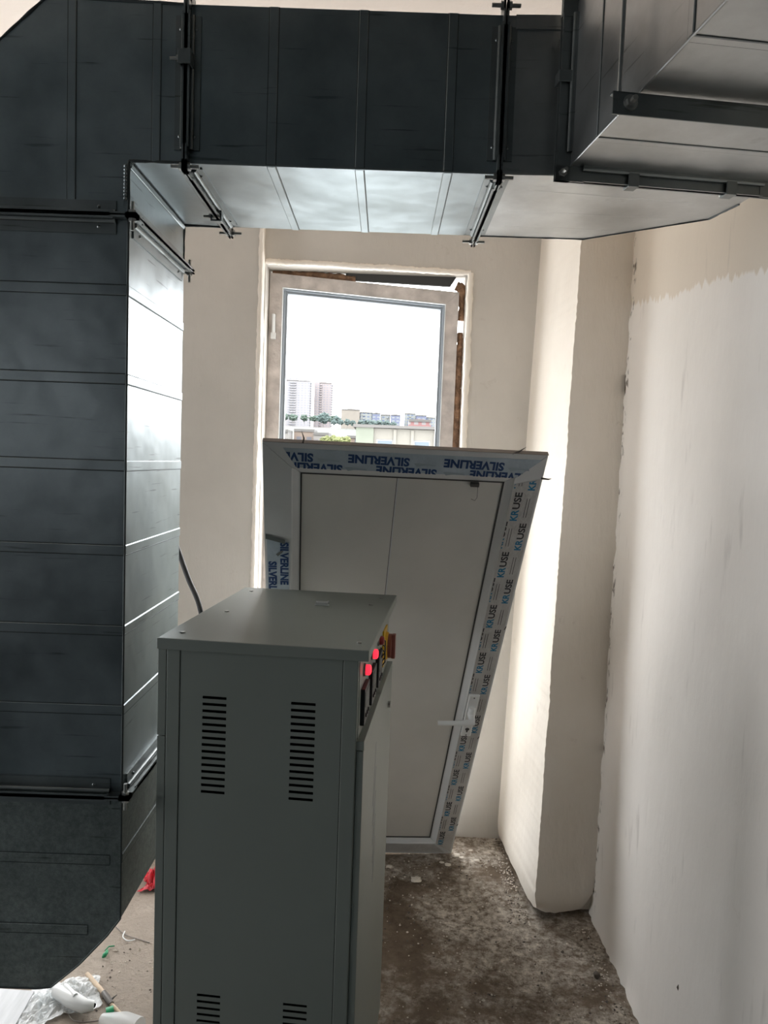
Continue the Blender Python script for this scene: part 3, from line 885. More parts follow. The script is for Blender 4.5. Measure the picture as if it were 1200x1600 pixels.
# --- hanger bar with threaded rod under the big duct
hg = empty('duct_hanger', (0.5, 1.13, ZB))
tag(hg, 'dark steel hanger bar with a threaded rod holding up the upper right duct', 'hanger')
p = FL + TD * 0.285 - YAWD * 0.042
q = FL + TD * 0.285 + YAWD * (Wd + 0.020)
mb = MB()
a = V(p.x, p.y, ZB - 0.036); ln = V(q.x - p.x, q.y - p.y, 0)
bk = -TOW
mb.obox(a, ln, V(bk) * 0.003, (0, 0, 0.032))
mb.obox(a + V(0, 0, 0.029) + ln.normalized() * 0.0, ln, V(bk) * 0.012, (0, 0, 0.003))
mb.build('hanger_bar', M['flange'], hg, bevel=0.0008)
for s in (0.016, ln.length - 0.012):
    b0 = a + ln.normalized() * s + V(bk) * 0.017
    mb = MB(); mb.tube([V(b0.x, b0.y, ZB - 0.02), V(b0.x, b0.y, ZC)], 0.0035, 10)
    mb.build('threaded_rod', M['bolt'], hg)
mb = MB(); mb.tube([a + ln.normalized() * 0.026 + V(0, 0, 0.017), a + ln.normalized() * 0.026 + V(0, 0, 0.017) + V(TOW) * 0.002], 0.011, 16)
mb.hexbolt(a + ln.normalized() * 0.026 + V(0, 0, 0.017) + V(TOW) * 0.002, TOW, 0.008, 0.006, 0.010)
mb.build('nut', M['bolt'], hg)

# --- lower elbow turning away to the left
lel = empty('air_duct_elbow', (-0.7, (Y1 + Y2) / 2, 0.47))
tag(lel, 'speckled dull duct elbow below the upright duct, its lower corner cut off', 'air duct')
pts2 = [(XBR, ZR0), (XBR, 0.625), (-0.520, 0.590), (-0.575, 0.528), (-0.632, 0.478), (-0.66, 0.474), (-1.10, 0.474), (-1.10, 0.80), (XA, 0.80), (XA, ZR0)]
mb = MB(); mb.prism([(x, Y1, z) for x, z in pts2], (0, Y2 - Y1, 0))
for i in range(1, 6):
    a, b = pts2[i], pts2[i + 1]
    for yy in (Y1, Y2):
        mb.tube([(a[0], yy, a[1]), (b[0], yy, b[1])], 0.0018, 8, 1)
mb.tube([(XBR, Y1, ZR0), (XBR, Y1, 0.625)], 0.0018, 8, 1)
mb.obox((XBR - 0.020, Y1 - 0.0015, 0.63), (0.02, 0, 0), (0, 0.0015, 0), (0, 0, 0.22))
for z, xe in ((0.745, XBR - 0.022), (0.60, -0.56)):
    rib(mb, (-1.10, Y1, z), (xe, Y1, z), (0, -1, 0), 0.020)
rib(mb, (XBR, Y1 + 0.004, 0.748), (XBR, Y2, 0.748), (1, 0, 0), 0.018)
mb.build('duct_sheet', [M['galv_dull'], M['seam_shade']], lel)
half_flange(lel, [(XA, Y1, ZR0), (XBR, Y1, ZR0), (XBR, Y2, ZR0), (XA, Y2, ZR0)], (0, 0, -1), sides=(0, 1), leg=0.020)

# ------------------------------------------------------------------ electrical cabinet
CA = 0.101
cw, cl, cz = 0.3915, 0.590, 1.195
cabm = Matrix.Translation((-0.427, 1.437, 0)) @ Matrix.Rotation(-CA, 4, 'Z')
cab = empty('electrical_cabinet', mat=cabm)
tag(cab, 'grey metal electrical cabinet with vent slots, standing in front of the leaning door leaf', 'cabinet')
S = dict(parent=cab, local=True)
mb = MB()
# carcass frame: posts, rails and inside (u = x, v = y)
mb.box(0.0, cw, 0.0, 0.045, 0.0, 0.07); mb.box(0.0, cw, cl - 0.045, cl, 0.0, 0.07)
mb.box(0.0, 0.017, 0.0, cl, 0.0, 1.0005); mb.box(0.0, 0.017, 0.0, cl, 1.0025, cz - 0.022)
mb.box(0.0178, 0.0440, 0.0, 0.045, 0.07, cz - 0.022); mb.box(0.3625, 0.3905, 0.0, 0.045, 0.07, cz - 0.022)
mb.box(0.0178, cw, cl - 0.012, cl, 0.07, cz - 0.022)
mb.box(cw - 0.010, cw, 0.0005, cl, 0.07, cz - 0.022)
mb.build('body', M['cab'], bevel=0.0012, **S)
mb = MB(); mb.box(0.02, cw - 0.012, 0.02, cl - 0.015, 0.07, cz - 0.03)
mb.build('inside', M['void'], **S)
# side panel with real slots
zt0, zb0 = cz - 0.0225, 0.012
cols_ = [(0.090, 0.1375), (0.264, 0.3115)]
slots = [(1.086 - k * 0.01335 - 0.0056, 1.086 - k * 0.01335) for k in range(15)] + [(0.484 - k * 0.01335 - 0.0056, 0.484 - k * 0.01335) for k in range(15)]
slots.sort()
mb = MB()
ub = [0.0455, cols_[0][0], cols_[0][1], cols_[1][0], cols_[1][1], 0.3612]
for i in range(5):
    if i in (0, 2, 4):
        mb.box(ub[i], ub[i + 1], 0.0008, 0.0022, zb0, zt0)
    else:
        z = zb0
        for s0, s1 in slots:
            mb.box(ub[i], ub[i + 1], 0.0008, 0.0022, z, s0); z = s1
        mb.box(ub[i], ub[i + 1], 0.0008, 0.0022, z, zt0)
mb.build('side_panel', M['cab'], **S)
# top cover with overhang
mb = MB(); mb.box(-0.002, cw + 0.0195, -0.004, cl + 0.006, cz - 0.022, cz)
mb.build('top_cover', M['cab'], bevel=0.002, **S)
for (u, v) in ((0.03, 0.05), (0.385, 0.05), (0.03, cl - 0.05), (0.375, cl - 0.05), (0.36, cl - 0.15), (0.05, 0.27)):
    mb = MB(); mb.tube([(u, v, cz), (u, v, cz + 0.0022)], 0.005, 12); mb.build('screw', M['bolt'], **S)
# front: recessed control strip above, door below with a ledge
mb = MB(); mb.box(cw, cw + 0.0015, 0.012, cl - 0.012, 1.012, cz - 0.024)
mb.build('control_panel', M['cab'], **S)
mb = MB(); mb.box(cw + 0.001, cw + 0.0145, 0.002, cl, 0.05, 0.9985)
mb.build('front_door', M['cab'], bevel=0.0015, **S)
mb = MB(); mb.box(cw, cw + 0.0150, 0.002, cl, 1.0, 1.018)
mb.build('ledge', M['cab'], bevel=0.001, **S)
mb = MB(); mb.tube([(cw + 0.0145, 0.50, 0.93), (cw + 0.021, 0.50, 0.93)], 0.008, 14)
mb.build('door_lock', M['bolt'], **S)
# scuffs and marks on the door
mb = MB()
for k in range(5):
    v0 = 0.20 + 0.012 * k
    mb.obox((cw + 0.0146, v0, 0.80 - 0.05 * k), (0.0002, 0, 0), (0, 0.004, 0), (0, 0.035, 0.13 - 0.01 * k))
mb.build('scratch_mark', simple('blue_grey_scuff', (0.22, 0.24, 0.30), 0.6), **S)


def meter(v, z0, z1, w):
    b = MB(); b.box(cw + 0.0015, cw + 0.010, v, v + w, z0, z1); o = b.build('digital_meter', M['black'], bevel=0.0012, **S)
    b = MB(); b.box(cw + 0.0100, cw + 0.0106, v + 0.008, v + w - 0.008, z0 + 0.035, z1 - 0.008); s_ = b.build('meter_screen', M['screen'], parent=o, local=True)
    for k in range(3):
        b = MB(); b.tube([(cw + 0.010, v + w * (0.25 + 0.25 * k), z0 + 0.016), (cw + 0.0125, v + w * (0.25 + 0.25 * k), z0 + 0.016)], 0.004, 10); b.build('meter_button', M['rubber'], parent=o, local=True)


for v in (0.035, 0.160, 0.285): meter(v, 1.036, 1.108, 0.075)
for v, mt in ((0.072, 'red_lit'), (0.197, 'red_lit'), (0.322, 'red_dark')):
    b = MB(); b.tube([(cw + 0.0015, v, 1.137), (cw + 0.006, v, 1.137)], 0.013, 18); o = b.build('indicator_lamp', M['chrome'], **S)
    b = MB(); b.tube([(cw + 0.006, v, 1.137), (cw + 0.013, v, 1.137), (cw + 0.016, v, 1.137)], [0.0105, 0.0105, 0.007], 18); o2 = b.build('lens', M[mt], parent=o, local=True)
    if mt == 'red_lit': o['label'] = 'indicator lamp glowing red'
sw = MB(); sw.box(cw + 0.0015, cw + 0.006, 0.425, 0.505, 1.045, 1.135)
so = sw.build('main_switch', M['yellow'], bevel=0.001, **S); so['label'] = 'rotary main switch on a yellow plate'
b = MB(); b.tube([(cw + 0.006, 0.465, 1.09), (cw + 0.013, 0.465, 1.09)], [0.036, 0.033], 24, smooth=False); b.build('switch_collar', M['yellow'], parent=so, local=True)
b = MB(); b.tube([(cw + 0.013, 0.465, 1.09), (cw + 0.022, 0.465, 1.09)], 0.030, 24, smooth=False); b.obox((cw + 0.022, 0.455, 1.060), (0.009, 0, 0), (0, 0.02, 0), (0, 0, 0.06))
b.build('switch_knob', M['red_knob'], parent=so, local=True, bevel=0.0015)
# wires and small terminals beside the switch
b = MB()
for k in range(3):
    b.tube([(cw + 0.002, 0.385, 1.128 - 0.012 * k), (cw + 0.012, 0.39, 1.12 - 0.014 * k), (cw + 0.012, 0.40, 1.09 - 0.012 * k), (cw + 0.003, 0.41, 1.075 - 0.012 * k)], 0.0016, 6)
b.build('control_wire', M['black'], **S)

# small bracket lying on the cabinet
bm_ = MB()
pc = cabm @ V(0.245, 0.40, cz)
bm_.obox(pc + V(-0.017, 0, 0), (0.034, -0.004, 0), (0.001, 0.010, 0), (0, 0, 0.0018))
bm_.tube([pc + V(-0.014, 0.004, 0.006), pc + V(0.014, 0.001, 0.006)], 0.0038, 8)
bm_.tube([pc + V(0.010, 0.004, 0.004), pc + V(0.017, 0.006, 0.009)], 0.003, 8)
tag(bm_.build('metal_catch', M['bottle_white']), 'small pale metal catch lying on top of the grey cabinet', 'hardware')

# ------------------------------------------------------------------ leaning door leaf
TL = V(-0.301, 1.838, 1.586); TR = V(0.404, 1.887, 1.577); BR = V(0.314, 2.902, 0.004)
e1 = (TR - TL).normalized(); e2 = BR - TR; e2 = (e2 - e1 * e2.dot(e1)); LH = e2.length; e2.normalize()
LW = (TR - TL).length
en = e1.cross(e2).normalized()           # away from the viewer and up
# local frame: x = across, y = down the leaf, z = away
leafm = Matrix((e1, e2, en)).transposed().to_4x4(); leafm.translation = TL
leaf = empty('door_leaf', mat=leafm)
tag(leaf, 'white PVC door leaf upside down with lettered film, leaning on the grey cabinet', 'door')
S = dict(parent=leaf, local=True)
c4 = [(0, 0, 0), (LW, 0, 0), (LW, LH, 0), (0, LH, 0)]
prof = [(0, 0), (0.001, 0.0), (0.071, 0.0), (0.074, -0.003), (0.088, -0.011), (0.094, -0.013), (0.094, -0.036), (0.036, -0.048), (0.036, -0.016), (0, -0.016)]
names = ['rail', 'stile', 'rail', 'stile']
for nm, (A, B) in zip(names, ring_segments(c4, prof, (0, 0, -1))):
    fix_normals(rail_mb(A, B, 0.0009).build(nm, M['pvc'], **S))
# dark gasket where the panels meet the bead
prof = [(0.0925, -0.0118), (0.0965, -0.0118), (0.0965, -0.015), (0.0925, -0.015)]
for A, B in ring_segments(c4, prof, (0, 0, -1)):
    fix_normals(rail_mb(A, B).build('gasket', M['rubber'], **S))
# film on the outer lip edge, a bit browned
prof = [(-0.0006, -0.003), (0.003, 0.0008), (0.003, 0.0002), (0.0, -0.003)]
# panels
mb = MB(); mb.box(0.094, 0.337, 0.094, LH - 0.094, 0.0145, 0.035); mb.build('panel', M['pvc_panel'], **S)
mb = MB(); mb.box(0.340, LW - 0.094, 0.094, LH - 0.094, 0.0145, 0.035); mb.build('panel', M['pvc_panel'], **S)
mb = MB(); mb.box(0.3365, 0.3405, 0.094, LH - 0.094, 0.0150, 0.018); mb.build('panel_joint', M['rubber'], **S)
mb = MB(); mb.box(0.3385, 0.3415, 0.094, LH - 0.094, 0.0135, 0.0146); mb.build('panel_joint', M['pvc'], **S)
# film strips: protective foil on rails
FZ = -0.0006


def strip(poly, mat, name='protective_film'):
    mb = MB(); mb.prism([(x, y, -0.0006) for x, y in poly], (0, 0, 0.0005)); return mb.build(name, mat, **S)


strip([(0.050, 0.014), (LW - 0.012, 0.014), (LW - 0.068, 0.070), (0.083, 0.070)], M['film_blue'])
strip([(0.006, 0.300), (0.066, 0.312), (0.068, 1.79), (0.006, 1.86)], M['film_blue'])
strip([(LW - 0.070, 0.090), (LW - 0.005, 0.072), (LW - 0.005, LH - 0.012), (LW - 0.070, LH - 0.075)], M['film_grey'])
strip([(0.08, LH - 0.068), (LW - 0.075, LH - 0.068), (LW - 0.03, LH - 0.010), (0.02, LH - 0.010)], M['film_grey'])

TXT = {}


def text_mesh(body, bold=0.0):
    key = (body, bold)
    if key in TXT: return TXT[key]
    cu_ = bpy.data.curves.new('lettering', 'FONT'); cu_.body = body; cu_.size = 1.0; cu_.offset = bold; cu_.resolution_u = 3
    o = bpy.data.objects.new('lettering', cu_); COL.objects.link(o)
    dg = bpy.context.evaluated_depsgraph_get()
    me = bpy.data.meshes.new_from_object(o.evaluated_get(dg))
    vs = [v.co.copy() for v in me.vertices]; fs = [list(p.vertices) for p in me.polygons]
    bpy.data.objects.remove(o); bpy.data.meshes.remove(me)
    x0 = min(v.x for v in vs); x1 = max(v.x for v in vs); y0 = min(v.y for v in vs); y1 = max(v.y for v in vs)
    vs = [((v.x - x0) / (x1 - x0), (v.y - y0) / (y1 - y0)) for v in vs]
    TXT[key] = (vs, fs, (x1 - x0))
    return TXT[key]


def word(parts, mats):
    mb = MB()
    for k, a in enumerate(parts): put_text(mb, *a, mi=k)
    return mb.build('film_lettering', mats, **S)


def put_text(mb, body, o, ex, ey, L_, H_, bold=0.0, mi=0, z=-0.0011, clip=None):
    """o = baseline start (s,t); ex reading direction, ey letter-up direction"""
    vs, fs, _ = text_mesh(body, bold)
    P = [(o[0] + ex[0] * L_ * a + ey[0] * H_ * b, o[1] + ex[1] * L_ * a + ey[1] * H_ * b, z) for a, b in vs]
    mb.add(P, fs, mi)


def clip_obj(o, planes):
    bm = bmesh.new(); bm.from_mesh(o.data)
    for co, no in planes:
        bmesh.ops.bisect_plane(bm, geom=bm.verts[:] + bm.edges[:] + bm.faces[:], plane_co=co, plane_no=no, clear_outer=True)
    bm.to_mesh(o.data); bm.free()


# top rail, upside-down SILVERLINE (reading right to left, letters downwards)
ex, ey = (-1, -0.02), (0, 1)
cl_top = [((0, 0.0715, 0), (0, 1, 0)), ((0.050, 0.014, 0), (-0.862, 0.507, 0)), ((LW - 0.012, 0.014, 0), (0.707, 0.707, 0))]
for s0, t0 in ((0.602, 0.026), (0.363, 0.026), (0.124, 0.026), (0.434, 0.0560), (0.197, 0.0560), (0.671, 0.0560)):
    clip_obj(word([('SILVERLINE', (s0, t0), ex, ey, 0.153, 0.026, 0.045)], M['ink_navy']), cl_top)
for s0, t0 in ((0.402, 0.040), (0.163, 0.040), (0.231, 0.062), (0.478, 0.062), (0.64, 0.040)):
    mb = MB()
    mb.prism([(s0 - 0.028, t0 + 0.001, -0.0011), (s0 - 0.018, t0, -0.0011), (s0 + 0.026, t0 + 0.003, -0.0011), (s0 + 0.028, t0 + 0.008, -0.0011), (s0 + 0.002, t0 + 0.006, -0.0011), (s0 - 0.02, t0 + 0.011, -0.0011)], (0, 0, 0.0003))
    mb.build('film_emblem', M['ink_pale'], **S)
# left stile, SILVERLINE reading down
ex, ey = (0, 1), (1, 0)
for s_, tt in ((0.009, (0.380, 0.617, 0.854, 1.091, 1.328, 1.565)), (0.041, (0.312, 0.549, 0.786, 1.023, 1.26, 1.497))):
    for t0 in tt:
        clip_obj(word([('SILVERLINE', (s_, t0), ex, ey, 0.153, 0.023, 0.045)], M['ink_navy']), [((0.0675, 0, 0), (1, 0, 0))])
# right stile, KRUSE reading up: blue KR, black USE, twin dashes between
ex, ey = (0, -1), (-1, 0)
lim = [((0.6385, 0, 0), (-1, 0, 0)), ((LW - 0.005, 0.074, 0), (-0.25, -0.97, 0)), ((LW - 0.005, LH - 0.012, 0), (-0.69, 0.72, 0))]
for s_, t0, hh in ((0.6935, 0.307, 0.0185), (0.6645, 0.207, 0.0195), (0.6420, 0.303, 0.0175)):
    for k in range(-1, 9):
        tb = t0 + 0.2 * k
        if tb > LH - 0.03 or tb - 0.092 < 0.0: continue
        clip_obj(word([('KR', (s_, tb), ex, ey, 0.0365, hh, 0.03), ('USE', (s_, tb - 0.0385), ex, ey, 0.054, hh, 0.028)], [M['ink_blue'], M['ink_black']]), lim)
        for dd in (0.35, 0.72):
            if s_ - hh * dd < 0.639: continue
            mb = MB(); mb.obox((s_ - hh * dd, tb - 0.092 - 0.020 - 0.062, -0.0011), (-0.0013, 0, 0), (0, 0.062, 0), (0, 0, 0.0003))
            clip_obj(mb.build('film_dash', M['ink_black'], **S), lim)
# handle (plate, neck, lever)
mb = MB(); mb.box(0.6385, 0.6735, 0.905, 1.115, -0.010, -0.0006)
hp = mb.build('handle_plate', M['bottle_white'], bevel=0.004, **S)
mb = MB(); mb.tube([(0.656, 0.992, -0.008), (0.656, 0.992, -0.045)], [0.012, 0.010], 16)
mb.tube([(0.656, 0.960, -0.012), (0.656, 0.995, -0.016)], [0.010, 0.012], 12)
mb.build('handle_neck', M['bottle_white'], parent=hp, local=True)
mb = MB(); mb.tube([(0.662, 0.992, -0.046), (0.640, 0.992, -0.050), (0.60, 0.994, -0.050), (0.545, 0.997, -0.048)], [0.010, 0.010, 0.008, 0.0075], 14)
mb.build('lever', M['bottle_white'], parent=hp, local=True)
for t_ in (0.917, 1.106):
    mb = MB(); mb.tube([(0.656, t_, -0.0101), (0.656, t_, -0.011)], 0.0025, 8); mb.build('screw', M['rubber'], parent=hp, local=True)
mb = MB(); mb.tube([(0.656, 1.075, -0.0101), (0.656, 1.075, -0.0112)], 0.007, 14); mb.box(0.6535, 0.6585, 1.075, 1.090, -0.0112, -0.0101)
mb.build('keyhole', M['rubber'], parent=hp, local=True)
# torn film bits, black stopper
mb = MB(); mb.box(0.527, 0.549, 0.099, 0.108, 0.004, 0.014); mb.build('stopper', M['rubber'], **S)
mb = MB()
mb.tube([(0.547, 0.106, 0.010), (0.549, 0.14, 0.004), (0.545, 0.152, 0.006), (0.535, 0.150, 0.010)], 0.0006, 5)
mb.build('loose_thread', M['rubber'], **S)
mb = MB(); mb.prism([(0.003, 0.285, -0.002), (0.055, 0.300, -0.006), (0.055, 0.315, -0.004), (0.003, 0.302, -0.001)], (0, 0, 0.0005)); mb.build('torn_film', simple('grey_tape', (0.09, 0.11, 0.11), 0.4), **S)
mb = MB(); mb.prism([(0.030, 0.352, -0.004), (0.046, 0.335, -0.008), (0.050, 0.342, -0.003), (0.035, 0.362, -0.001)], (0, 0, 0.0005)); mb.build('torn_film', simple('grey_tape', (0.12, 0.14, 0.14), 0.4), **S)
for pts in ([(0.098, 0.0, 0.002), (0.100, -0.012, 0.006), (0.094, -0.030, 0.010)], [(LW - 0.09, 0.002, 0.002), (LW - 0.07, -0.004, 0.010), (LW - 0.055, -0.012, 0.016)], [(LW - 0.004, 0.068, -0.001), (LW + 0.012, 0.064, -0.010), (LW + 0.018, 0.060, -0.012)]):
    mb = MB(); mb.tube(pts, [0.003, 0.002, 0.0004], 5); mb.build('torn_film', M['tape'], **S)
mb = MB(); mb.box(0.0, LW + 0.002, -0.0012, -0.0002, 0.001, 0.016); mb.build('torn_film', simple('brown_edge_film', (0.20, 0.17, 0.15), 0.5), **S)
for (a, b_) in (((0.704, 0.60), (0.700, 0.615)), ((0.703, 1.125), (0.7, 1.14)), ((0.704, 1.66), (0.70, 1.665))):
    mb = MB(); mb.obox((a[0], a[1], -0.0012), (0.003, 0, 0), (-0.003, 0.014, 0), (0, 0, 0.0004))
    mb.build('torn_film', M['tape'], **S)

# ------------------------------------------------------------------ hanging cable behind the duct
cp = [(-0.80, 2.30, ZC), (-0.79, 2.30, 2.0), (-0.72, 2.30, 1.55), (-0.653, 2.28, 1.335), (-0.62, 2.25, 1.280), (-0.575, 2.22, 1.185), (-0.530, 2.20, 1.09), (-0.50, 2.20, 0.9), (-0.50, 2.22, 0.45), (-0.47, 2.26, 0.02), (-0.30, 2.35, 0.012)]


def smooth_pts(pts, n=8):
    pts = [V(p) for p in pts]; out = []
    for i in range(len(pts) - 1):
        p0 = pts[max(0, i - 1)]; p1 = pts[i]; p2 = pts[i + 1]; p3 = pts[min(len(pts) - 1, i + 2)]
        for k in range(n):
            t = k / n
            out.append(0.5 * ((2 * p1) + (p2 - p0) * t + (2 * p0 - 5 * p1 + 4 * p2 - p3) * t * t + (3 * p1 - p0 - 3 * p2 + p3) * t ** 3))
    out.append(pts[-1]); return out


mb = MB(); mb.tube(smooth_pts(cp), 0.0075, 10)
tag(mb.build('power_cable', M['cable']), 'thick black cable hanging between the upright duct and the grey cabinet', 'cable')


# ------------------------------------------------------------------ litter on the floor
def crumpled(name, cx, cy, sx, sy, hz, mat, seed, label, cat, group=None, rot=0.0, n=26):
    mb = MB(); vs = []
    for j in range(n + 1):
        for i in range(n + 1):
            u, v = i / n - 0.5, j / n - 0.5
            r = math.sqrt(u * u + v * v) * 2
            k = 1 + 0.35 * noise.noise(Vector((u * 3, v * 3, seed)))
            x, y = u * sx * k, v * sy * k
            h = abs(noise.noise(Vector((u * 6 + seed, v * 6, seed * 2)))) + 0.6 * abs(noise.noise(Vector((u * 13, v * 13, seed))))
            z = 0.006 + hz * h * max(0.1, 1 - r * 0.8)
            X = x * math.cos(rot) - y * math.sin(rot); Y = x * math.sin(rot) + y * math.cos(rot)
            vs.append((cx + X, cy + Y, z))
    fs = [[j * (n + 1) + i, j * (n + 1) + i + 1, (j + 1) * (n + 1) + i + 1, (j + 1) * (n + 1) + i] for j in range(n) for i in range(n)]
    mb.add(vs, fs)
    o = mb.build(name, mat)
    sd = o.modifiers.new('thickness', 'SOLIDIFY'); sd.thickness = 0.0008
    return tag(o, label, cat, group)


def fp(px, py, z=0.0):
    """point of the floor seen at a photograph pixel"""
    d = fwd * F_PX + cr * (px - 600) + cu * (800 - py)
    return EYE + d * ((z - EYE.z) / d.z)


def P3(px, py, z): q = fp(px, py, z); return (q.x, q.y, q.z)


q = fp(112, 1560); crumpled('plastic_bag', q.x - 0.01, q.y, 0.17, 0.14, 0.05, M['film_clear'], 3.1, 'crumpled clear plastic bag on the floor at the lower left', 'bag', rot=0.5)
q = fp(60, 1580); crumpled('plastic_wrap', q.x, q.y, 0.10, 0.20, 0.03, M['film_clear'], 5.7, 'flattened clear plastic wrap between the white board and the crumpled bag', 'plastic wrap')
# white fitting in the bag
mb = MB()
mb.tube([P3(88, 1548, 0.03), P3(112, 1562, 0.032), P3(132, 1572, 0.03), P3(147, 1571, 0.028)], [0.017, 0.021, 0.018, 0.0125], 14)
mb.tube([P3(146, 1571, 0.028), P3(148, 1571.5, 0.028)], 0.006, 12, mi=1)
mb.tube([P3(102, 1540, 0.045), P3(118, 1556, 0.05)], 0.007, 10)
tag(mb.build('plastic_fitting', [M['bottle_white'], M['void']]), 'white plastic pipe fitting lying in the crumpled clear bag', 'pipe fitting')
b0 = empty('plastic_bottle', fp(165, 1590)); tag(b0, 'clear crushed bottle with a green cap at the bottom edge', 'bottle')
mb = MB(); mb.tube([P3(160, 1592, 0.03), P3(190, 1603, 0.035), P3(215, 1612, 0.035)], [0.014, 0.034, 0.034], 14); mb.build('bottle_body', M['film_clear'], b0)
mb = MB(); mb.tube([P3(166, 1584, 0.032), P3(178, 1580, 0.034)], 0.0145, 16); mb.build('cap', M['green'], b0)
mb = MB(); mb.tube([P3(160, 1496, 0.004), P3(163, 1493, 0.009), P3(166, 1489, 0.010), P3(168, 1485, 0.006)], [0.003, 0.007, 0.006, 0.003], 7); mb.tube([P3(164, 1485, 0.004), P3(170, 1479, 0.006), P3(179, 1478, 0.004)], 0.002, 6)
tag(mb.build('plastic_scrap', M['green']), 'small green plastic scrap on the dusty floor below the lower elbow', 'scrap')
st = empty('wooden_stick', fp(165, 1560)); tag(st, 'pale stick wrapped with dark tape lying on the dusty floor', 'stick')
mb = MB(); mb.tube([P3(136, 1522, 0.008), P3(150, 1538, 0.011), P3(163, 1553, 0.012)], 0.0065, 10); mb.tube([P3(172, 1568, 0.011), P3(185, 1580, 0.008), P3(195, 1590, 0.004)], [0.006, 0.004, 0.002], 8); mb.build('shaft', M['wood'], st)
mb = MB(); mb.tube([P3(162, 1551, 0.012), P3(168, 1560, 0.013), P3(174, 1569, 0.012)], [0.0075, 0.009, 0.0075], 10); mb.tube([P3(172, 1563, 0.014), P3(183, 1554, 0.016)], [0.004, 0.001], 6); mb.build('tape', M['tape'], st)
mb = MB(); mb.tube(smooth_pts([P3(180, 1447, 0.003), P3(195, 1460, 0.004), P3(212, 1466, 0.003), P3(234, 1473, 0.003)]), 0.0014, 6)
mb.tube(smooth_pts([P3(195, 1455, 0.004), P3(192, 1464, 0.006), P3(200, 1470, 0.006), P3(211, 1468, 0.004)]), 0.0018, 6, mi=1)
tag(mb.build('thin_wire', [M['wire'], M['bottle_white']]), 'thin looped wire on the floor just left of the grey cabinet', 'wire')
mb = MB(); mb.tube(smooth_pts([P3(105, 1576, 0.003), P3(112, 1592, 0.004), P3(130, 1597, 0.003), P3(160, 1594, 0.003)]), 0.0018, 6)
tag(mb.build('thin_wire', M['wire']), 'dark curved wire beside the crumpled clear plastic bag', 'wire')
mb = MB(); z = 0.012
pts = [fp(-60, 1541, z), fp(54, 1549, z), fp(22, 1606, z), fp(10, 1690, z), fp(-140, 1690, z)]
mb.prism([(p.x, p.y, 0.004) for p in pts], (0, 0, 0.010))
tag(mb.build('white_board', M['board'], bevel=0.001), 'white board with faint wood grain lying on the floor at the bottom left', 'board')
q = fp(238, 1392); crumpled('plastic_sack', q.x + 0.035, q.y + 0.05, 0.15, 0.13, 0.16, M['red_bag'], 9.3, 'red and white plastic sack on the floor behind the grey cabinet', 'sack')

chips = [(712, 1338, 0.013), (722, 1341, 0.008), (700, 1352, 0.010), (745, 1345, 0.008), (650, 1376, 0.016), (609, 1355, 0.010), (652, 1373, 0.010), (735, 1330, 0.008), (770, 1327, 0.007), (690, 1348, 0.007)]
for i, (px, py, r) in enumerate(chips):
    q = fp(px, py)
    mb = MB()
    vs = []; n1, n2 = 7, 10
    for j in range(n1 + 1):
        for k in range(n2):
            th = math.pi * j / n1; ph = 2 * math.pi * k / n2
            d = V(math.sin(th) * math.cos(ph) * 1.4, math.sin(th) * math.sin(ph), math.cos(th) * 0.4)
            vs.append(V(q.x, q.y, r * 0.3) + d * r * (1 + 0.5 * noise.noise(d * 2 + Vector((i, 0, 0)))))
    mb.add(vs, [[j * n2 + k, (j + 1) * n2 + k, (j + 1) * n2 + (k + 1) % n2, j * n2 + (k + 1) % n2] for j in range(n1) for k in range(n2)])
    tag(mb.build('plaster_chip', M['chip']), 'pale plaster chip on the floor at the foot of the leaning door leaf', 'rubble', 'plaster chips by the door leaf')
grit = MB(); rg = random.Random(3)
for k in range(2600):
    if k < 1900: x, y = rg.uniform(0.0, 0.75), rg.uniform(1.5, 3.0)
    else: x, y = rg.uniform(-0.8, -0.4), rg.uniform(1.5, 2.3)
    if x > 0.5 and y > 2.4: continue
    if x < 0.0 and y > 1.9 and x > -0.45: continue
    if -0.45 < x < 0.06 and 1.35 < y < 2.1: continue
    if rg.random() < 0.35: # along the foot of the right wall and pier
        t = rg.random(); x = (0.53 + 0.03 * t if t < 0.5 else 0.74) - abs(rg.gauss(0, 0.03)); y = 3.0 - 0.55 * t * 2 if t < 0.5 else 2.45 - (t - 0.5) * 2
    if k % 9 == 0: x, y = rg.uniform(0.28, 0.52), 3.03 - abs(rg.gauss(0, 0.05))
    r = rg.uniform(0.0012, 0.0045) * (1.5 if rg.random() < 0.08 else 1)
    c = V(x, y, r * 0.6); vs = [c + V(rg.uniform(.6, 1.3) * dx, rg.uniform(.6, 1.3) * dy, rg.uniform(.5, 1) * dz) * r for dx, dy, dz in ((1, 0, 0), (-1, 0, 0), (0, 1, 0), (0, -1, 0), (0, 0, 1), (0, 0, -1))]
    grit.add(vs, [[0, 2, 4], [2, 1, 4], [1, 3, 4], [3, 0, 4], [2, 0, 5], [1, 2, 5], [3, 1, 5], [0, 3, 5]], rg.choice((0, 0, 1)))
tag(grit.build('floor_grit', [M['chip'], M['stone']], origin=(0, 0, 0)), 'loose grit and plaster crumbs scattered over the concrete floor', 'grit', kind='stuff')
q = fp(932, 1528); mb = MB(); mb.tube([V(q.x - 0.008, q.y, 0.008), V(q.x, q.y, 0.010), V(q.x + 0.008, q.y + 0.004, 0.007)], [0.007, 0.011, 0.006], 8)
tag(mb.build('dark_pebble', M['stone']), 'dark lump on the floor near the foot of the right wall', 'rubble')

def wall_pt(px, py):
    d = fwd * F_PX + cr * (px - 600) + cu * (800 - py)
    t = (0.772 - EYE.x) / d.x
    return EYE + d * t


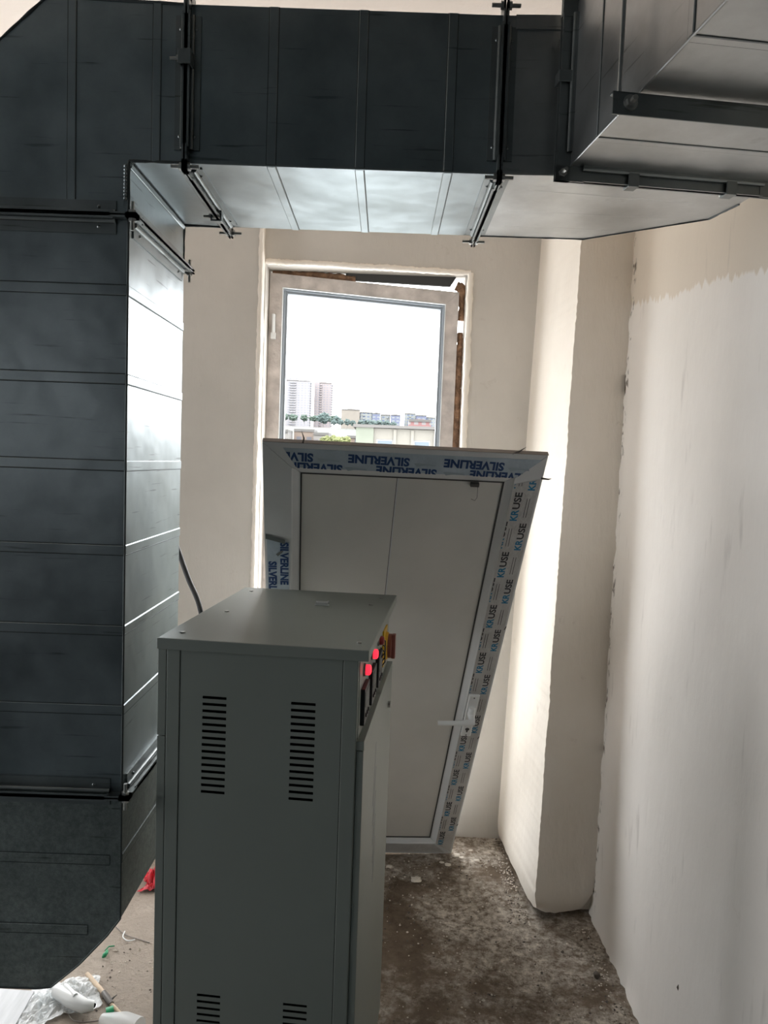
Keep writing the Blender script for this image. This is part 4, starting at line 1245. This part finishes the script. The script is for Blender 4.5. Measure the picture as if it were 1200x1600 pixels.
q = wall_pt(1060, 1543); mb = MB(); mb.tube([V(q.x, q.y, q.z + 0.008), V(q.x - 0.001, q.y, q.z), V(q.x, q.y, q.z - 0.008)], [0.001, 0.0035, 0.001], 6)
o = mb.build('trim_3', M['stone']); o['kind'] = 'structure'

# ------------------------------------------------------------------ the town outside
hill = MB(); vs = []
ys = [30, 80, 150, 250, 400, 550, 700, 850, 1000, 1200, 1500]
zs = [-14, -12, -6, 2, 12, 22, 30, 36, 42, 44, 40]
xs = [-700, -400, -250, -150, -80, -40, 0, 40, 80, 150, 250, 400, 700]
for y, z in zip(ys, zs):
    for x in xs:
        vs.append((x, y, z + 2.5 * noise.noise(Vector((x * 0.02, y * 0.02, 0)))))
nx = len(xs)
hill.add(vs, [[j * nx + i, j * nx + i + 1, (j + 1) * nx + i + 1, (j + 1) * nx + i] for j in range(len(ys) - 1) for i in range(nx - 1)], 0, True)
struct('ground_hillside', hill, simple('pale_hillside', (0.036, 0.040, 0.032), 0.95, var=0.35, scale=0.05))


def hz(y):
    for i in range(len(ys) - 1):
        if ys[i] <= y <= ys[i + 1]:
            return zs[i] + (zs[i + 1] - zs[i]) * (y - ys[i]) / (ys[i + 1] - ys[i])
    return zs[0]


K = 0.15
mwhite = facade('white_block_facade', (0.165, 0.16, 0.165), (0.115, 0.123, 0.145), 4.2, 3.1, 1.0, (0.14, 0.145, 0.16))
mpink = facade('pinkish_block_facade', (0.172, 0.152, 0.152), (0.12, 0.125, 0.145), 4.0, 3.1, 1.0)
mblue = facade('blue_block_facade', (0.075, 0.085, 0.125), (0.13, 0.14, 0.145), 4.2, 3.0, 0.9)
mgrey = facade('pale_grey_facade', (0.135, 0.142, 0.138), (0.07, 0.088, 0.125), 3.8, 3.0, 0.8)
mcream = simple('cream_render', (0.135, 0.122, 0.105), 0.9, var=0.05, scale=0.2)
morange = facade('orange_cream_facade', (0.135, 0.105, 0.085), (0.085, 0.085, 0.095), 3.5, 3.0, 0.9)
mred = facade('red_and_white_facade', (0.14, 0.07, 0.068), (0.14, 0.135, 0.135), 3.0, 2.6, 0.7)
mlow = facade('low_block_facade', (0.125, 0.118, 0.11), (0.075, 0.085, 0.105), 3.4, 2.9, 0.8, (0.10, 0.09, 0.085))
mroof = simple('flat_roof', (0.07, 0.067, 0.063), 0.9)


def building(name, x0, x1, y, d, top, label, mat, roof=0.0, slabs=0, cat='building', group=None, step=None):
    base = hz(min(y, 1400)) - 8
    t = empty(name, ((x0 + x1) / 2, y, base)); tag(t, label, cat, group)
    mb = MB(); mb.box(x0, x1, y, y + d, base, top)
    if step:
        for (a, b_, dz) in step: mb.box(x0 + (x1 - x0) * a, x0 + (x1 - x0) * b_, y - 1.5, y + d, base, top + dz)
    mb.build('walls', mat, t)
    mb = MB(); mb.box(x0, x1, y - 0.4, y + d, top, top + 0.9); mb.build('roof', mroof, t)
    if roof:
        w = (x1 - x0); mb = MB(); mb.box(x0 + w * 0.3, x0 + w * 0.68, y + 3, y + d * 0.6, top, top + roof); mb.build('roof_room', mat, t)
    if slabs:
        nb = int((top - base - 8) / 3.1)
        for k in range(nb):
            z = top - 3.1 * (k + 1) + 0.4
            mb = MB(); mb.box(x0 + (x1 - x0) * slabs, x0 + (x1 - x0) * (slabs + 0.16), y - 1.6, y, z, z + 1.1); mb.build('balcony', mat, t)
            if name == 'tower_block' and slabs < 0.5:
                mb = MB(); mb.box(x1 - 1.0, x1 + 1.5, y + 2, y + 8, z, z + 1.1); mb.build('balcony', mat, t)
    return t


building('tower_block', -149.0, -99.6, 970, 22, 99.0, 'tall white residential tower at the left edge of the window view', mwhite, 4.0, 0.48)
building('tower_block', -97.0, -74.5, 1000, 24, 100.0, 'slimmer tall pinkish white tower, second from the left in the window view', mpink, 3.0, 0.30, step=[(0.0, 0.3, 1.5)])
building('apartment_block', -42.5, -25.5, 700, 16, 47.0, 'blank cream block at the left end of the far apartment row', mcream, 1.5)
building('apartment_block', -25.0, -14.0, 702, 16, 45.0, 'pale apartment block right of the blank cream block', mgrey, 1.0, 0.2)
building('apartment_block', -13.8, -6.6, 700, 16, 44.5, 'narrow bluish apartment block left of the middle of the far row', mblue, 1.5)
building('apartment_block', -6.3, 3.0, 703, 16, 43.5, 'pale apartment block between the two bluish blocks', mgrey, 1.0, 0.6)
building('apartment_block', 3.2, 12.0, 700, 16, 43.5, 'bluish apartment block at the right end of the far row', mblue, 1.5)
building('apartment_block', 16.5, 27.0, 720, 16, 46.5, 'left one of the pale blocks beyond the red and white house', mgrey, 1.0, 0.4)
building('apartment_block', 27.3, 37.0, 718, 16, 45.0, 'bluish block directly beyond the red and white house', mblue, 1.2)
building('apartment_block', 37.3, 58.0, 720, 16, 43.5, 'pale block at the right edge of the window view', mgrey, 1.0, 0.5)
building('house', 8.6, 17.4, 300, 10, 17.4, 'small red and white house behind the near flat roofed building', mred, 1.2)
building('house', 17.6, 27.0, 290, 10, 12.6, 'low red roofed house right of the red and white house', simple('red_roof_house', (0.13, 0.07, 0.06), 0.9, var=0.1, scale=0.3))
building('low_rise_block', -45, -32.5, 250, 12, 9.8, 'pale low block at the left edge below the tall white tower', mlow)
building('low_rise_block', -32.0, -25.0, 262, 12, 10.6, 'cream orange low block below the gap between the two towers', morange)
building('low_rise_block', -24.6, -19.5, 255, 12, 9.4, 'pale low block left of the yellow green tree', mlow)
building('low_rise_block', -13.5, -9.9, 258, 12, 8.8, 'orange low block right of the yellow green tree', morange)
building('low_rise_block', -9.7, -4.5, 250, 12, 8.2, 'cream low block beside the near flat roofed building', mlow)

# near flat roofed building with two windows
nb_ = empty('flat_roofed_building', (1.5, 52, -14)); tag(nb_, 'near flat roofed building with two blue grey windows at the right of the view', 'building')
ncol = simple('pale_concrete_wall', (0.122, 0.116, 0.100), 0.9, var=0.08, scale=1.2)
ngrn = simple('greenish_plaster_wall', (0.098, 0.108, 0.085), 0.9, var=0.1, scale=0.8)
mb = MB()
wn_ = [(-0.70, 0.46), (1.86, 3.02)]
y0, y1 = 52, 62
for (a, b_, c, d) in ((-0.9, -0.70, -14, 3.75), (0.46, 1.86, -14, 3.75), (3.02, 9.0, -14, 3.75), (-0.70, 0.46, 3.02, 3.75), (1.86, 3.02, 3.02, 3.75), (-0.70, 0.46, -14, 1.3), (1.86, 3.02, -14, 1.3)):
    mb.box(a, b_, y0, y0 + 0.3, c, d)
mb.box(-0.9, 9, y0 + 0.3, y1, -14, 3.7)
mb.build('walls', ncol, nb_)
mb = MB(); mb.box(-2.1, -0.9, y0 - 0.2, y1, -14, 3.78); mb.build('side_wall', ngrn, nb_)
mb = MB(); mb.box(-2.3, 9.2, y0 - 0.35, y1, 3.78, 3.98); mb.build('roof_edge', mroof, nb_)
for x in (0.46, 1.66, 3.22):
    mb = MB(); mb.box(x, x + 0.2, y0 - 0.12, y0, -14, 3.7); mb.build('pilaster', ncol, nb_)
for a, b_ in wn_:
    mb = MB(); mb.box(a, b_, y0 + 0.05, y0 + 0.12, 1.3, 3.02); o = mb.build('window', simple('window_surround', (0.16, 0.16, 0.16), 0.6), nb_)
    mb = MB(); mb.box(a + 0.1, b_ - 0.1, y0 + 0.03, y0 + 0.05, 1.4, 2.92); mb.build('pane', simple('reflecting_pane', (0.05, 0.07, 0.09), 0.4), o)

leaf_mats = [simple('dark_leaves', (0.045, 0.065, 0.052), 0.95, var=0.35, scale=0.6), simple('yellow_green_leaves', (0.095, 0.105, 0.04), 0.95, var=0.3, scale=0.6), simple('blue_green_leaves', (0.05, 0.072, 0.068), 0.95, var=0.3, scale=0.6)]


def tree(x, y, r, mi, label, zoff=0.0, sq=1.0):
    z = hz(y) + zoff
    t = empty('tree', (x, y, z)); tag(t, label, 'tree', 'trees on the hillside')
    mb = MB(); mb.tube([(x, y, z - 3), (x, y, z + r * 0.8)], r * 0.08, 6); mb.build('trunk', M['tape'], t)
    bm = bmesh.new(); bmesh.ops.create_icosphere(bm, subdivisions=4, radius=1)
    for v in bm.verts:
        d = v.co.copy(); k = 1 + 0.55 * noise.noise(d * 2.0 + Vector((x, y, 0))) + 0.35 * noise.noise(d * 5 + Vector((x, 0, 0)))
        v.co = Vector((d.x * sq, d.y, d.z * 0.8)) * (k * r)
    mesh = bpy.data.meshes.new('crown'); bm.to_mesh(mesh); bm.free(); mesh.materials.append(leaf_mats[mi])
    o = bpy.data.objects.new('crown', mesh); o.parent = t; o.location = (0, 0, r * 0.95); COL.objects.link(o)


rt = random.Random(5)
L0 = 'dark green tree at the foot of the white towers'
L1 = 'yellow green tree among the low blocks below the towers'
L2 = 'blue green tree in front of the far apartment row'
for k in range(11): tree(-121 + k * 7.2 + rt.uniform(-1, 1), 820 + (k % 3) * 16, rt.uniform(3.2, 4.2), 0, L0, 6.5)
for k in range(10): tree(-44 + k * 5.4 + rt.uniform(-0.6, 0.6), 620 + (k % 3) * 12, rt.uniform(2.2, 2.8), 2, L2, 3.6)
for k in range(4): tree(-19.2 + k * 2.0, 238 + (k % 2) * 6, rt.uniform(1.5, 1.9), 1, L1, 4.6)
tree(-64, 760, 6.0, 2, 'large blue green tree right of the slimmer tower', 4); tree(-50, 765, 4.5, 2, 'smaller blue green tree left of the blank cream block', 4)
for o in SC.objects:
    if o.name.startswith('tree') and o['label'] != L0:
        if o['label'] in (L1, L2): o['group'] = {L1: 'yellow green trees', L2: 'trees before the far row'}[o['label']]
        else: del o['group']
